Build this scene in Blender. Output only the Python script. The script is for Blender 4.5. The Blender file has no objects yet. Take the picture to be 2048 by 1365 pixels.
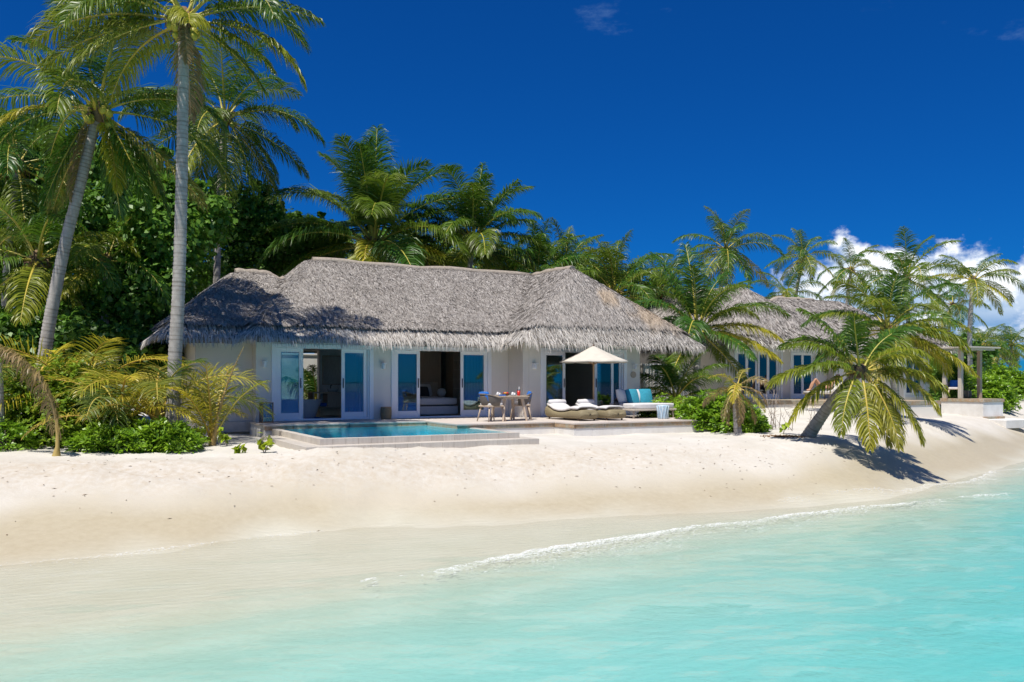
import bpy, bmesh, math, random
import numpy as np
from mathutils import Vector, Matrix
R = math.radians
SC = bpy.context.scene
COL = SC.collection
random.seed(7)
RNG = np.random.default_rng(11)

# ------------------------------------------------------------------ camera
FPX = 1686.0; HZ = 764.0; CAMZ = 2.75
cam = bpy.data.cameras.new('camera'); camo = bpy.data.objects.new('camera', cam); COL.objects.link(camo)
camo.location = (0, 0, CAMZ); camo.rotation_euler = (R(90), 0, 0)
cam.sensor_width = 36; cam.lens = FPX / 2048 * 36; cam.shift_y = (HZ - 682.5) / 2048
cam.clip_start = 0.1; cam.clip_end = 30000
SC.camera = camo
# ------------------------------------------------------------------ light
SUN_EL = 64.0; SUN_H = Vector((-0.42, -0.91)).normalized()
sun_dir = Vector((SUN_H.x * math.cos(R(SUN_EL)), SUN_H.y * math.cos(R(SUN_EL)), math.sin(R(SUN_EL))))
sl = bpy.data.lights.new('sun', 'SUN'); sl.energy = 4.6; sl.angle = R(0.53); sl.color = (1.0, 0.955, 0.88)
so = bpy.data.objects.new('sun', sl); COL.objects.link(so)
so.rotation_euler = sun_dir.to_track_quat('Z', 'Y').to_euler(); so.location = (0, 0, 60)
world = bpy.data.worlds.new('World'); SC.world = world; world.use_nodes = True
def build_world():
    nt = world.node_tree; nt.nodes.clear(); N = nt.nodes; Lk = nt.links
    def nd(t, **k):
        n = N.new(t)
        for a, b in k.items(): setattr(n, a, b)
        return n
    def math_(op, a, b=None, c=None, clamp=False):
        n = nd('ShaderNodeMath', operation=op); n.use_clamp = clamp
        for i, x in enumerate((a, b, c)):
            if x is None: continue
            if isinstance(x, (int, float)): n.inputs[i].default_value = x
            else: Lk.new(x, n.inputs[i])
        return n.outputs[0]
    def mrange(v, a, b, c, d, smooth=True):
        n = nd('ShaderNodeMapRange'); n.interpolation_type = 'SMOOTHSTEP' if smooth else 'LINEAR'
        Lk.new(v, n.inputs[0])
        for i, x in enumerate((a, b, c, d)): n.inputs[i + 1].default_value = x
        return n.outputs[0]
    def mix(f, a, b):
        n = nd('ShaderNodeMix', data_type='RGBA')
        Lk.new(f, n.inputs[0])
        for s, x in ((n.inputs[6], a), (n.inputs[7], b)):
            if isinstance(x, tuple): s.default_value = x
            else: Lk.new(x, s)
        return n.outputs[2]
    sky = nd('ShaderNodeTexSky', sky_type='NISHITA'); sky.sun_disc = False
    sky.sun_elevation = R(SUN_EL); sky.sun_rotation = math.atan2(SUN_H.x, SUN_H.y) % (2 * math.pi)
    sky.altitude = 0; sky.air_density = 1.0; sky.dust_density = 0.0; sky.ozone_density = 2.0
    gm = nd('ShaderNodeGamma'); gm.inputs[1].default_value = SKY_GAM; Lk.new(sky.outputs[0], gm.inputs[0])
    hs = nd('ShaderNodeMix', data_type='RGBA', blend_type='MULTIPLY'); hs.inputs[0].default_value = 1.0; hs.inputs[7].default_value = SKY_TINT + (1,)
    Lk.new(gm.outputs[0], hs.inputs[6])
    # clouds: a low bank of cumulus near the horizon and thin wisps above, in sky directions
    tc = nd('ShaderNodeTexCoord'); sx = nd('ShaderNodeSeparateXYZ'); Lk.new(tc.outputs['Generated'], sx.inputs[0])
    az = math_('ARCTAN2', sx.outputs[0], sx.outputs[1]); el = math_('ARCSINE', sx.outputs[2])
    def noise(ax, ez, off, scale, detail, rough=0.55, el_=el, lac=2.1):
        cb = nd('ShaderNodeCombineXYZ'); Lk.new(math_('MULTIPLY', az, ax), cb.inputs[0]); Lk.new(math_('MULTIPLY', el_, ez), cb.inputs[1]); cb.inputs[2].default_value = off
        n = nd('ShaderNodeTexNoise'); n.inputs['Scale'].default_value = scale; n.inputs['Detail'].default_value = detail
        n.inputs['Roughness'].default_value = rough; n.inputs['Lacunarity'].default_value = lac
        Lk.new(cb.outputs[0], n.inputs['Vector']); return n.outputs[0]
    # bank top height per azimuth
    bankaz = math_('ADD', mrange(az, 0.20, 0.34, 0.0, 1.0), math_('MULTIPLY', mrange(az, -1.2, -0.8, 1.0, 0.0), 0.7), None)
    n_low = noise(1.0, 0.35, 3.7, 7.0, 2.0)
    n_bil = noise(1.0, 1.25, 1.3, 17.0, 9.0, 0.56)
    top = math_('ADD', math_('MULTIPLY', bankaz, 0.136), math_('MULTIPLY', math_('SUBTRACT', n_low, 0.5), 0.09))
    hgt = math_('SUBTRACT', math_('ADD', top, math_('MULTIPLY', math_('SUBTRACT', n_bil, 0.5), 0.15)), el)
    dens = math_('MULTIPLY', mrange(hgt, -0.004, 0.020, 0.0, 1.0), bankaz)
    # self shading: same noise looked up a little higher towards the light
    el2 = math_('ADD', el, 0.022)
    n_b2 = noise(1.0, 1.25, 1.3, 17.0, 9.0, 0.56, el2)
    shade = math_('SUBTRACT', n_bil, n_b2)
    lit = math_('ADD', mrange(shade, -0.10, 0.14, 0.0, 1.0), mrange(hgt, 0.13, 0.0, -0.45, 0.45), None, True)
    ccol = mix(lit, (2.3, 3.9, 6.2, 1), (9.6, 9.9, 10.3, 1))
    basefade = mrange(math_('ADD', el, math_('MULTIPLY', math_('SUBTRACT', n_bil, 0.5), 0.10)), 0.030, 0.066, 0.0, 1.0)
    dens = math_('MULTIPLY', dens, basefade)
    wisp = noise(1.0, 2.4, 8.2, 5.5, 8.0, 0.6)
    wmask = math_('MULTIPLY', mrange(wisp, 0.64, 0.90, 0.0, 0.30), mrange(el, 0.10, 0.2, 0.0, 1.0))
    c1 = mix(wmask, hs.outputs[2], (5.0, 7.6, 10.0, 1))
    c2 = mix(dens, c1, ccol)
    bg = nd('ShaderNodeBackground'); Lk.new(c2, bg.inputs[0]); bg.inputs[1].default_value = SKY_STR
    out = nd('ShaderNodeOutputWorld'); Lk.new(bg.outputs[0], out.inputs[0])
SKY_STR = 0.096; SKY_TINT = (.016, .275, .76); SKY_GAM = 0.92
build_world()
SC.view_settings.view_transform = 'Standard'; SC.view_settings.look = 'None'
SC.view_settings.exposure = 0.30; SC.view_settings.gamma = 1.0
SC.view_settings.use_curve_mapping = False
SC.render.engine = 'CYCLES'
SC.cycles.use_denoising = True
SC.cycles.max_bounces = 12; SC.cycles.diffuse_bounces = 7; SC.cycles.transparent_max_bounces = 24; SC.cycles.transmission_bounces = 8
SC.cycles.caustics_reflective = False; SC.cycles.caustics_refractive = False
SC.cycles.sample_clamp_indirect = 6.0

# ------------------------------------------------------------------ helpers
def P(px, py, Y):
    """photo pixel at distance Y -> world"""
    return Vector(((px - 1024) / FPX * Y, Y, CAMZ - (py - HZ) / FPX * Y))
def mesh_np(name, V, Fs, mats, parent=None, smooth=False, midx=None, attrs=None):
    me = bpy.data.meshes.new(name)
    V = np.asarray(V, dtype=np.float32)
    if not isinstance(Fs, (list, tuple)): Fs = [Fs]
    Fs = [np.asarray(f, dtype=np.int32) for f in Fs if len(f)]
    loops = np.concatenate([f.ravel() for f in Fs]); tot = np.concatenate([np.full(len(f), f.shape[1], np.int32) for f in Fs])
    me.vertices.add(len(V)); me.vertices.foreach_set('co', V.ravel())
    me.loops.add(len(loops)); me.loops.foreach_set('vertex_index', loops)
    me.polygons.add(len(tot)); st = np.zeros(len(tot), np.int32); st[1:] = np.cumsum(tot)[:-1]
    me.polygons.foreach_set('loop_start', st); me.polygons.foreach_set('loop_total', tot)
    if not isinstance(mats, (list, tuple)): mats = [mats]
    for m in mats: me.materials.append(m)
    if midx is not None: me.polygons.foreach_set('material_index', np.asarray(midx, np.int32))
    if smooth: me.polygons.foreach_set('use_smooth', np.ones(len(tot), bool))
    for k, a in (attrs or {}).items():
        at = me.attributes.new(k, 'FLOAT', 'POINT'); at.data.foreach_set('value', np.asarray(a, np.float32))
    me.update(calc_edges=True); me.validate()
    o = bpy.data.objects.new(name, me); COL.objects.link(o)
    if parent: o.parent = parent
    return o
def tag(o, label, cat, group=None):
    o['label'] = label; o['category'] = cat
    if group: o['group'] = group
    return o
def struct(o): o['kind'] = 'structure'; return o
def stuff(o): o['kind'] = 'stuff'; return o
def thing(name, label, cat, loc=(0, 0, 0), rotz=0.0, group=None):
    o = bpy.data.objects.new(name, None); COL.objects.link(o)
    o.location = loc; o.rotation_euler = (0, 0, rotz); o.empty_display_size = 0.2
    return tag(o, label, cat, group)
class MB:
    def __init__(s): s.v = []; s.f = []; s.sm = []
    def box(s, x0, x1, y0, y1, z0, z1):
        b = len(s.v)
        s.v += [(x0, y0, z0), (x1, y0, z0), (x1, y1, z0), (x0, y1, z0), (x0, y0, z1), (x1, y0, z1), (x1, y1, z1), (x0, y1, z1)]
        for q in ((3, 2, 1, 0), (4, 5, 6, 7), (0, 1, 5, 4), (1, 2, 6, 5), (2, 3, 7, 6), (3, 0, 4, 7)):
            s.f.append(tuple(b + i for i in q)); s.sm.append(False)
        return s
    def obox(s, c, half, M):
        b = len(s.v); c = Vector(c)
        for sz in (-1, 1):
            for sx, sy in ((-1, -1), (1, -1), (1, 1), (-1, 1)):
                s.v.append(tuple(c + M @ Vector((sx * half[0], sy * half[1], sz * half[2]))))
        for q in ((3, 2, 1, 0), (4, 5, 6, 7), (0, 1, 5, 4), (1, 2, 6, 5), (2, 3, 7, 6), (3, 0, 4, 7)):
            s.f.append(tuple(b + i for i in q)); s.sm.append(False)
        return s
    def tube(s, pts, radii, n=8, caps=True, smooth=True):
        pts = [Vector(p) for p in pts]; b = len(s.v)
        if isinstance(radii, (int, float)): radii = [radii] * len(pts)
        ref = None
        for i, p in enumerate(pts):
            t = (pts[min(i + 1, len(pts) - 1)] - pts[max(i - 1, 0)]).normalized()
            if ref is None: ref = Vector((0, 0, 1)) if abs(t.z) < .9 else Vector((1, 0, 0))
            a = t.cross(ref).normalized(); c = a.cross(t).normalized(); ref = c
            for k in range(n):
                w = 2 * math.pi * k / n
                s.v.append(tuple(p + (a * math.cos(w) + c * math.sin(w)) * radii[i]))
        for i in range(len(pts) - 1):
            for k in range(n):
                k2 = (k + 1) % n
                s.f.append((b + i * n + k, b + i * n + k2, b + (i + 1) * n + k2, b + (i + 1) * n + k)); s.sm.append(smooth)
        if caps:
            s.f.append(tuple(b + k for k in reversed(range(n)))); s.sm.append(False)
            e = b + (len(pts) - 1) * n
            s.f.append(tuple(e + k for k in range(n))); s.sm.append(False)
        return s
    def lathe(s, c, prof, n=16, sx=1.0, sy=1.0, smooth=True):
        b = len(s.v); c = Vector(c)
        for r, z in prof:
            for k in range(n):
                w = 2 * math.pi * k / n
                s.v.append((c.x + r * sx * math.cos(w), c.y + r * sy * math.sin(w), c.z + z))
        for i in range(len(prof) - 1):
            for k in range(n):
                k2 = (k + 1) % n
                s.f.append((b + i * n + k, b + i * n + k2, b + (i + 1) * n + k2, b + (i + 1) * n + k)); s.sm.append(smooth)
        s.f.append(tuple(b + k for k in reversed(range(n)))); s.sm.append(False)
        e = b + (len(prof) - 1) * n
        s.f.append(tuple(e + k for k in range(n))); s.sm.append(False)
        return s
    def poly(s, *pts, smooth=False):
        b = len(s.v); s.v += [tuple(p) for p in pts]; s.f.append(tuple(range(b, b + len(pts)))); s.sm.append(smooth); return s
    def build(s, name, mat, parent=None, bevel=0.0, seg=2):
        me = bpy.data.meshes.new(name); me.from_pydata(s.v, [], s.f)
        me.materials.append(mat)
        me.polygons.foreach_set('use_smooth', s.sm)
        o = bpy.data.objects.new(name, me); COL.objects.link(o)
        if parent: o.parent = parent
        if bevel:
            m = o.modifiers.new('bevel', 'BEVEL'); m.width = bevel; m.segments = seg; m.limit_method = 'ANGLE'; m.angle_limit = R(40)
        return o
def subsurf(o, n=2):
    m = o.modifiers.new('subsurf', 'SUBSURF'); m.levels = n; m.render_levels = n
    o.data.polygons.foreach_set('use_smooth', [True] * len(o.data.polygons)); return o
def smooth_box(name, mat, parent, c, half, rot=(0, 0, 0), puff=0.0, n=3):
    """soft cushion-like box"""
    bm = bmesh.new(); bmesh.ops.create_cube(bm, size=2)
    bmesh.ops.subdivide_edges(bm, edges=bm.edges[:], cuts=4, use_grid_fill=True)
    for v in bm.verts:
        x, y, z = v.co
        e = max(0, 1 - x * x) * max(0, 1 - y * y)
        e2 = max(0, 1 - x ** 4)
        e3 = max(0, 1 - y ** 4)
        v.co = Vector((x * half[0] * (1 - .05 * (1 - e3)), y * half[1] * (1 - .05 * (1 - e2)), z * half[2] * (1 + puff * e - .28 * (1 - e2 * e3) * (puff > 0))))
    me = bpy.data.meshes.new(name); bm.to_mesh(me); bm.free(); me.materials.append(mat)
    o = bpy.data.objects.new(name, me); COL.objects.link(o); o.location = c; o.rotation_euler = rot
    if parent: o.parent = parent
    b = o.modifiers.new('bevel', 'BEVEL'); b.width = min(half) * .4; b.segments = 3; b.limit_method = 'ANGLE'; b.angle_limit = R(50)
    me.polygons.foreach_set('use_smooth', [True] * len(me.polygons))
    return o
# vectorised value noise
_PERM = np.random.default_rng(5).random((256, 256)).astype(np.float32)
def vnoise(x, y):
    xi = np.floor(x).astype(int); yi = np.floor(y).astype(int); fx = x - xi; fy = y - yi
    fx = fx * fx * (3 - 2 * fx); fy = fy * fy * (3 - 2 * fy)
    g = lambda a, b: _PERM[a % 256, b % 256]
    return (g(xi, yi) * (1 - fx) + g(xi + 1, yi) * fx) * (1 - fy) + (g(xi, yi + 1) * (1 - fx) + g(xi + 1, yi + 1) * fx) * fy
def fbm(x, y, oct=4, lac=2.03, gain=.5):
    a = 1.0; s = 0.0; t = 0.0
    for i in range(oct):
        s = s + a * (vnoise(x + 17.3 * i, y + 9.1 * i) - .5); t += a; a *= gain; x = x * lac; y = y * lac
    return s / t * 2
def sstep(a, b, x):
    t = np.clip((x - a) / (b - a), 0, 1); return t * t * (3 - 2 * t)

# ------------------------------------------------------------------ materials
MATS = {}
class NT:
    def __init__(s, name):
        s.m = bpy.data.materials.new(name); s.m.use_nodes = True; s.t = s.m.node_tree; s.t.nodes.clear()
        s.out = s.n('ShaderNodeOutputMaterial'); MATS[name] = s.m
    def n(s, t, **k):
        x = s.t.nodes.new(t)
        for a, b in k.items(): setattr(x, a, b)
        return x
    def l(s, a, b): s.t.links.new(a, b)
    def set(s, sock, x):
        if isinstance(x, (int, float)): sock.default_value = x
        elif isinstance(x, tuple): sock.default_value = x if len(x) == len(sock.default_value) else tuple(x) + (1,)
        else: s.l(x, sock)
    def math(s, op, a, b=None, clamp=False):
        x = s.n('ShaderNodeMath', operation=op); x.use_clamp = clamp; s.set(x.inputs[0], a)
        if b is not None: s.set(x.inputs[1], b)
        return x.outputs[0]
    def mix(s, f, a, b, blend='MIX'):
        x = s.n('ShaderNodeMix', data_type='RGBA', blend_type=blend); s.set(x.inputs[0], f); s.set(x.inputs[6], a); s.set(x.inputs[7], b); return x.outputs[2]
    def noise(s, scale, detail=4, rough=.55, vec=None, dist=0.0):
        x = s.n('ShaderNodeTexNoise'); x.inputs['Scale'].default_value = scale; x.inputs['Detail'].default_value = detail
        x.inputs['Roughness'].default_value = rough; x.inputs['Distortion'].default_value = dist
        if vec is not None: s.l(vec, x.inputs['Vector'])
        return x.outputs[0]
    def ramp(s, f, stops):
        x = s.n('ShaderNodeValToRGB'); e = x.color_ramp.elements
        while len(e) < len(stops): e.new(0.5)
        for i, (p, c) in enumerate(stops): e[i].position = p; e[i].color = tuple(c) + (1,)
        s.set(x.inputs[0], f); return x.outputs[0]
    def rng(s, v, a, b, c, d, sm=False):
        x = s.n('ShaderNodeMapRange'); x.interpolation_type = 'SMOOTHSTEP' if sm else 'LINEAR'; s.set(x.inputs[0], v)
        for i, q in enumerate((a, b, c, d)): s.set(x.inputs[i + 1], q)
        return x.outputs[0]
    def coord(s, which='Object', scale=None):
        x = s.n('ShaderNodeTexCoord').outputs[which]
        if scale:
            mp = s.n('ShaderNodeMapping'); mp.inputs['Scale'].default_value = scale; s.l(x, mp.inputs[0]); x = mp.outputs[0]
        return x
    def pos(s, scale=None, rot=None):
        x = s.n('ShaderNodeNewGeometry').outputs['Position']
        if scale or rot:
            mp = s.n('ShaderNodeMapping')
            if scale: mp.inputs['Scale'].default_value = scale
            if rot: mp.inputs['Rotation'].default_value = rot
            s.l(x, mp.inputs[0]); x = mp.outputs[0]
        return x
    def attr(s, name):
        x = s.n('ShaderNodeAttribute'); x.attribute_name = name; return x.outputs['Fac']
    def bump(s, h, strength=.3, dist=.01, normal=None):
        x = s.n('ShaderNodeBump'); x.inputs['Strength'].default_value = strength; x.inputs['Distance'].default_value = dist; s.l(h, x.inputs['Height'])
        if normal is not None: s.l(normal, x.inputs['Normal'])
        return x.outputs[0]
    def pbr(s, col, rough=.6, normal=None, spec=.4, metal=0.0):
        x = s.n('ShaderNodeBsdfPrincipled'); s.set(x.inputs['Base Color'], col); s.set(x.inputs['Roughness'], rough)
        x.inputs['Specular IOR Level'].default_value = spec; x.inputs['Metallic'].default_value = metal
        if normal is not None: s.l(normal, x.inputs['Normal'])
        return x.outputs[0]
    def done(s, sh): s.l(sh, s.out.inputs[0]); return s.m
def simple(name, col, rough=.6, var=.12, scale=6, bump=.0, bscale=60, spec=.35, metal=0.0, stretch=None):
    t = NT(name); co = t.coord('Object', stretch)
    n = t.noise(scale, 5, .6, co)
    c = t.mix(t.rng(n, .3, .7, 0, 1), tuple(x * (1 - var) for x in col) + (1,), tuple(min(1, x * (1 + var)) for x in col) + (1,))
    nm = t.bump(t.noise(bscale, 3, .6, co), bump, .01) if bump else None
    return t.done(t.pbr(c, rough, nm, spec, metal))
def grain(name, col, col2, rough=.6, stretch=(1, 12, 12), scale=3, bump=.25):
    t = NT(name); co = t.coord('Object', stretch); n = t.noise(scale, 6, .65, co, .4)
    c = t.mix(t.rng(n, .3, .7, 0, 1), col + (1,), col2 + (1,))
    return t.done(t.pbr(c, rough, t.bump(n, bump, .006)))
# ------------------------------------------------------------------ setting: sand, sea bed, sea
KS = ([-400, -40, -20, -12, -5.8, -3.4, 0, 4.74, 8.85, 15.5, 24, 40, 80, 200, 900], [-140, -5, 2.5, 6.2, 9.6, 11.0, 13.4, 16.8, 19.2, 25.6, 36.2, 58, 115, 280, 1200])
KF = ([-400, -40, -20, -12, -7.65, -5.5, -4.4, -2.8, 0, 4.7, 8.85, 15.5, 24, 60, 200, 900], [-136, -1, 6.5, 10.3, 12.6, 13.9, 15.0, 16.0, 16.5, 17.8, 20.0, 26.8, 37.6, 88, 282, 1203])
KW = ([-400, -40, -20, -12, -8.5, -6, -4, 0, 4, 6.6, 14.5, 24, 60, 200, 900], [-133, 2.8, 9.8, 13.1, 14.7, 15.9, 16.9, 18.3, 19.4, 20.5, 28.4, 39.5, 90, 284, 1205])
KC = ([-400, -40, -20, -12, -7.6, -4.3, 0, 4, 8, 14, 21, 30, 60, 200, 900], [-128, 9, 14, 16.6, 17.4, 18.2, 20.2, 21.6, 22.9, 29.6, 38, 50, 95, 290, 1212])
HO = Vector((-7.09, 24.84, 1.58)); HA = R(28.7)
def H(u, v, z=0.0):
    return Vector((HO.x + u * math.cos(HA) - v * math.sin(HA), HO.y + u * math.sin(HA) + v * math.cos(HA), HO.z + z))
def toH(X, Y):
    dx = X - HO.x; dy = Y - HO.y
    return dx * math.cos(HA) + dy * math.sin(HA), -dx * math.sin(HA) + dy * math.cos(HA)
def curve(K, X): return np.interp(X, K[0], K[1])
def terrain_z(X, Y, detail=True):
    X = np.asarray(X, float); Y = np.asarray(Y, float)
    wob = fbm(X * .35 + 3, Y * .12 + 8, 3) * .35
    S = curve(KS, X) + wob * .6; F = curve(KF, X) + wob; C = curve(KC, X) + wob * .5
    d = np.maximum(S - Y, 0)
    sl_ = .24 - .10 * sstep(-4, 5, X)
    zb = -.045 - np.where(d < 12, sl_ * d - .085 * (1 - np.exp(-d / .6)) * .6, sl_ * 12 - .05 + .02 * (d - 12)); zb = np.maximum(zb, -4.6)
    z1 = -.045 + .045 * np.clip((Y - S) / np.maximum(F - S, .2), 0, 1)
    t = np.clip((Y - F) / np.maximum(C - F, .3), 0, 1)
    z2 = 1.12 * (t * .5 + .5 * (3 * t * t - 2 * t ** 3))
    # soften the crest and go on nearly level inland
    z3 = 1.12 + .11 * (1 - np.exp(-np.maximum(Y - C, 0) / 2.0))
    z = np.where(Y < S, zb, np.where(Y < F, z1, np.where(Y < C, z2, z3)))
    if detail:
        dry = sstep(curve(KW, X) - .1, curve(KW, X) + 1.0, Y)
        berm = np.exp(-((Y - C + .9) / 1.1) ** 2) * (1 - sstep(-2, 4, X) * .85)
        z = z + dry * (fbm(X * .55, Y * .55, 3) * .07 + fbm(X * 2.3, Y * 2.3, 3) * .018)
        z = z + berm * (fbm(X * 1.6, Y * 2.6, 4) * .11) + berm * np.abs(fbm(X * 4.2 + 5, Y * 5.2, 3)) * .10 + dry * np.abs(fbm(X * 3.1 + 15, Y * 3.3, 2)) * .018
        z = z + (1 - dry) * fbm(X * .8 + 40, Y * .8, 2) * .006
    pu, pvv = toH(X, Y); z = z + .09 * np.exp(-((pu + .6) / 1.5) ** 2 - ((pvv + 7.0) / .9) ** 2) + .07 * np.exp(-((pvv + 7.1) / .7) ** 2) * sstep(-1.2, -.4, pu) * (1 - sstep(4.6, 5.6, pu))
    z = z + .50 * np.exp(-(((X - 11.6) / 4.2) ** 2 + ((Y - 33.2) / 3.2) ** 2))
    # the island ends far behind and far left
    far = np.maximum(sstep(170, 320, Y - np.maximum(X, 0) * 1.4), sstep(120, 300, -X))
    return z * (1 - far) - 4.6 * far
def graded(lo, hi, step, out_lo, out_hi, grow=1.28):
    a = list(np.arange(lo, hi + 1e-6, step)); s = step; x = a[-1]
    while x < out_hi: s *= grow; x += s; a.append(x)
    s = step; x = a[0]; b = []
    while x > out_lo: s *= grow; x -= s; b.append(x)
    return np.array(b[::-1] + a)
def grid_faces(nx, ny):
    i = np.arange(nx - 1)[:, None] * ny + np.arange(ny - 1)[None, :]
    return np.stack([i, i + ny, i + ny + 1, i + 1], -1).reshape(-1, 4)
def ground(x, y): return float(terrain_z(np.array([x]), np.array([y]))[0])

def mat_sand():
    t = NT('sand'); p = t.pos()
    wet = t.attr('wet'); scarp = t.attr('berm'); sub = t.attr('sub')
    n1 = t.noise(.9, 5, .6, p); n2 = t.noise(7, 5, .65, p); n3 = t.noise(60, 4, .7, p); n4 = t.noise(420, 2, .6, p)
    dry = t.mix(t.rng(n1, .35, .65, 0, 1), (.585, .55, .48, 1), (.655, .622, .56, 1))
    dry = t.mix(t.math('MULTIPLY', scarp, t.rng(n2, .35, .7, .2, 1)), dry, (.50, .425, .325, 1))
    dry = t.mix(t.rng(n3, .62, .8, 0, .3), dry, (.55, .48, .38, 1))
    wcol = t.mix(t.rng(n2, .3, .7, 0, 1), (.43, .37, .255, 1), (.48, .42, .30, 1))
    scol = t.mix(t.rng(n1, .3, .7, 0, 1), (.52, .50, .40, 1), (.58, .56, .465, 1))
    w2 = t.rng(t.math('ADD', wet, t.math('MULTIPLY', t.math('SUBTRACT', n1, .5), .25)), .05, .95, 0, 1)
    c = t.mix(w2, dry, wcol); c = t.mix(sub, c, scol); c = t.mix(t.attr('deep'), c, (.545, .55, .50, 1))
    rough = t.rng(w2, 0, 1, .95, .50)
    # ripple marks left by the wash, only where it is wet
    wv = t.n('ShaderNodeTexWave'); wv.inputs['Scale'].default_value = 1.6; wv.inputs['Distortion'].default_value = 7; wv.inputs['Detail'].default_value = 3; wv.inputs['Detail Scale'].default_value = 1.4
    t.l(t.pos((1, 1, 1), (0, 0, R(62))), wv.inputs['Vector'])
    h = t.math('ADD', t.math('MULTIPLY', n3, .5), t.math('MULTIPLY', n4, .25))
    h = t.math('MULTIPLY', h, t.rng(w2, 0, 1, 1.0, .25))
    h = t.math('ADD', h, t.math('MULTIPLY', t.math('MULTIPLY', wv.outputs[0], w2), t.rng(sub, 0, 1, .14, .5)))
    h = t.math('ADD', h, t.math('MULTIPLY', t.math('MULTIPLY', n2, 1.5), t.rng(w2, 0, 1, 1.0, .05)))
    nm = t.bump(h, .55, .025)
    return t.done(t.pbr(c, rough, nm, .3))
mat_sand()
xs = graded(-14, 25, .16, -9000, 9000); ys = graded(8, 42, .16, -9000, 9000)
GX, GY = np.meshgrid(xs, ys, indexing='ij'); GZ = terrain_z(GX, GY)
wet = 1 - sstep(-1.0, 1.1, GY - curve(KW, GX) + fbm(GX * .5, GY * .5, 3) * .7)
sub = 1 - sstep(-.5, 1.1, GY - curve(KF, GX) + fbm(GX * .9, GY * .9, 3) * .5)
deep = sstep(.3, 5.0, curve(KS, GX) - GY)
berm = np.exp(-((GY - curve(KC, GX) + .9) / 1.2) ** 2) * (1 - sstep(0, 8, GX) * .6)
Fq = grid_faces(len(xs), len(ys))
cu, cv = toH(GX.ravel()[Fq].mean(1), GY.ravel()[Fq].mean(1))
inpool = (cu > -.28) & (cu < 4.5) & (cv > -6.45) & (cv < -1.8)
Fq = Fq[~inpool]
sand = struct(mesh_np('sand_beach', np.stack([GX, GY, GZ], -1).reshape(-1, 3), Fq, MATS['sand'], smooth=True,
               attrs={'wet': wet.ravel(), 'sub': sub.ravel(), 'berm': berm.ravel(), 'deep': deep.ravel()}))

def mat_water(name, absorb, density, rip=((3.5, 1.0), (11, .45), (34, .18)), strength=.35, stretch=(1, 1.9, 1), rot=R(20), ior=1.33, rough=.03, surf_depth=.06):
    t = NT(name); p = t.pos(stretch, (0, 0, rot)); h = None
    for sc, a in rip:
        n = t.math('MULTIPLY', t.noise(sc, 3, .55, p, .6), a); h = n if h is None else t.math('ADD', h, n)
    nm = t.bump(h, strength, surf_depth)
    fr = t.n('ShaderNodeFresnel'); fr.inputs[0].default_value = ior; t.l(nm, fr.inputs['Normal'])
    gl = t.n('ShaderNodeBsdfGlossy'); gl.inputs['Roughness'].default_value = rough; t.l(nm, gl.inputs['Normal'])
    tr = t.n('ShaderNodeBsdfTransparent')
    mx = t.n('ShaderNodeMixShader'); t.l(t.math('MULTIPLY', fr.outputs[0], .85, True), mx.inputs[0]); t.l(tr.outputs[0], mx.inputs[1]); t.l(gl.outputs[0], mx.inputs[2])
    va = t.n('ShaderNodeVolumeAbsorption'); va.inputs[0].default_value = absorb + (1,); va.inputs[1].default_value = density
    t.l(va.outputs[0], t.out.inputs['Volume'])
    return t.done(mx.outputs[0])
mat_water('sea_water', (.15, .945, .992), .37, ((3.0, 1.0), (9, .6), (28, .40), (70, .15)), .38, ior=1.26, stretch=(1, 2.1, 1), rot=R(14))
xs = graded(-9.5, 20, .13, -9000, 9000, 1.3); ys = graded(6.0, 30, .13, -9000, 9000, 1.3)
GX, GY = np.meshgrid(xs, ys, indexing='ij')
d = curve(KS, GX) - GY
amp = sstep(-1.5, 6, d) * .032 + .005
amp *= np.exp(-np.maximum(np.abs(GX) - 30, 0) / 30) * np.exp(-np.maximum(np.abs(GY - 15) - 30, 0) / 30)
wz = amp * (fbm(GX * .42 + GY * .2, GY * 1.05 - GX * .25, 3) * 1.5 + .55 * np.sin(2.1 * d + 2.2 * fbm(GX * .3, GY * .3, 2)))
swell = .03 * np.exp(-((d - .55 - .35 * fbm(GX * .25 + 9, GY * .05, 2)) / .30) ** 2) * sstep(-3.5, 1.5, GX) * (1 - sstep(9, 13, GX))
swell2 = .035 * np.exp(-((d - 2.3 - .6 * fbm(GX * .22 + 3, GY * .05, 2)) / .45) ** 2) * (1 - sstep(11, 16, np.abs(GX)))
wz = wz + swell + swell2
nx, ny = len(xs), len(ys)
V = np.stack([GX, GY, wz], -1).reshape(-1, 3); Ft = grid_faces(nx, ny)
corner = np.array([[xs[0], ys[0], -7], [xs[-1], ys[0], -7], [xs[-1], ys[-1], -7], [xs[0], ys[-1], -7]])
b = len(V); V = np.concatenate([V, corner])
edges = []
idx = lambda i, j: i * ny + j
side = []
for i in range(nx - 1):
    side.append((idx(i + 1, 0), idx(i, 0), b)); side.append((idx(i, ny - 1), idx(i + 1, ny - 1), b + 2))
for j in range(ny - 1):
    side.append((idx(0, j), idx(0, j + 1), b + 3)); side.append((idx(nx - 1, j + 1), idx(nx - 1, j), b + 1))
side += [(idx(nx - 1, 0), b, b + 1), (idx(0, ny - 1), b + 2, b + 3), (idx(0, 0), b + 3, b), (idx(nx - 1, ny - 1), b + 1, b + 2)]
sea = struct(mesh_np('sea_water', V, [Ft, np.array(side), np.array([[b + 3, b + 2, b + 1, b]])], MATS['sea_water'], smooth=True))
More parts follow.
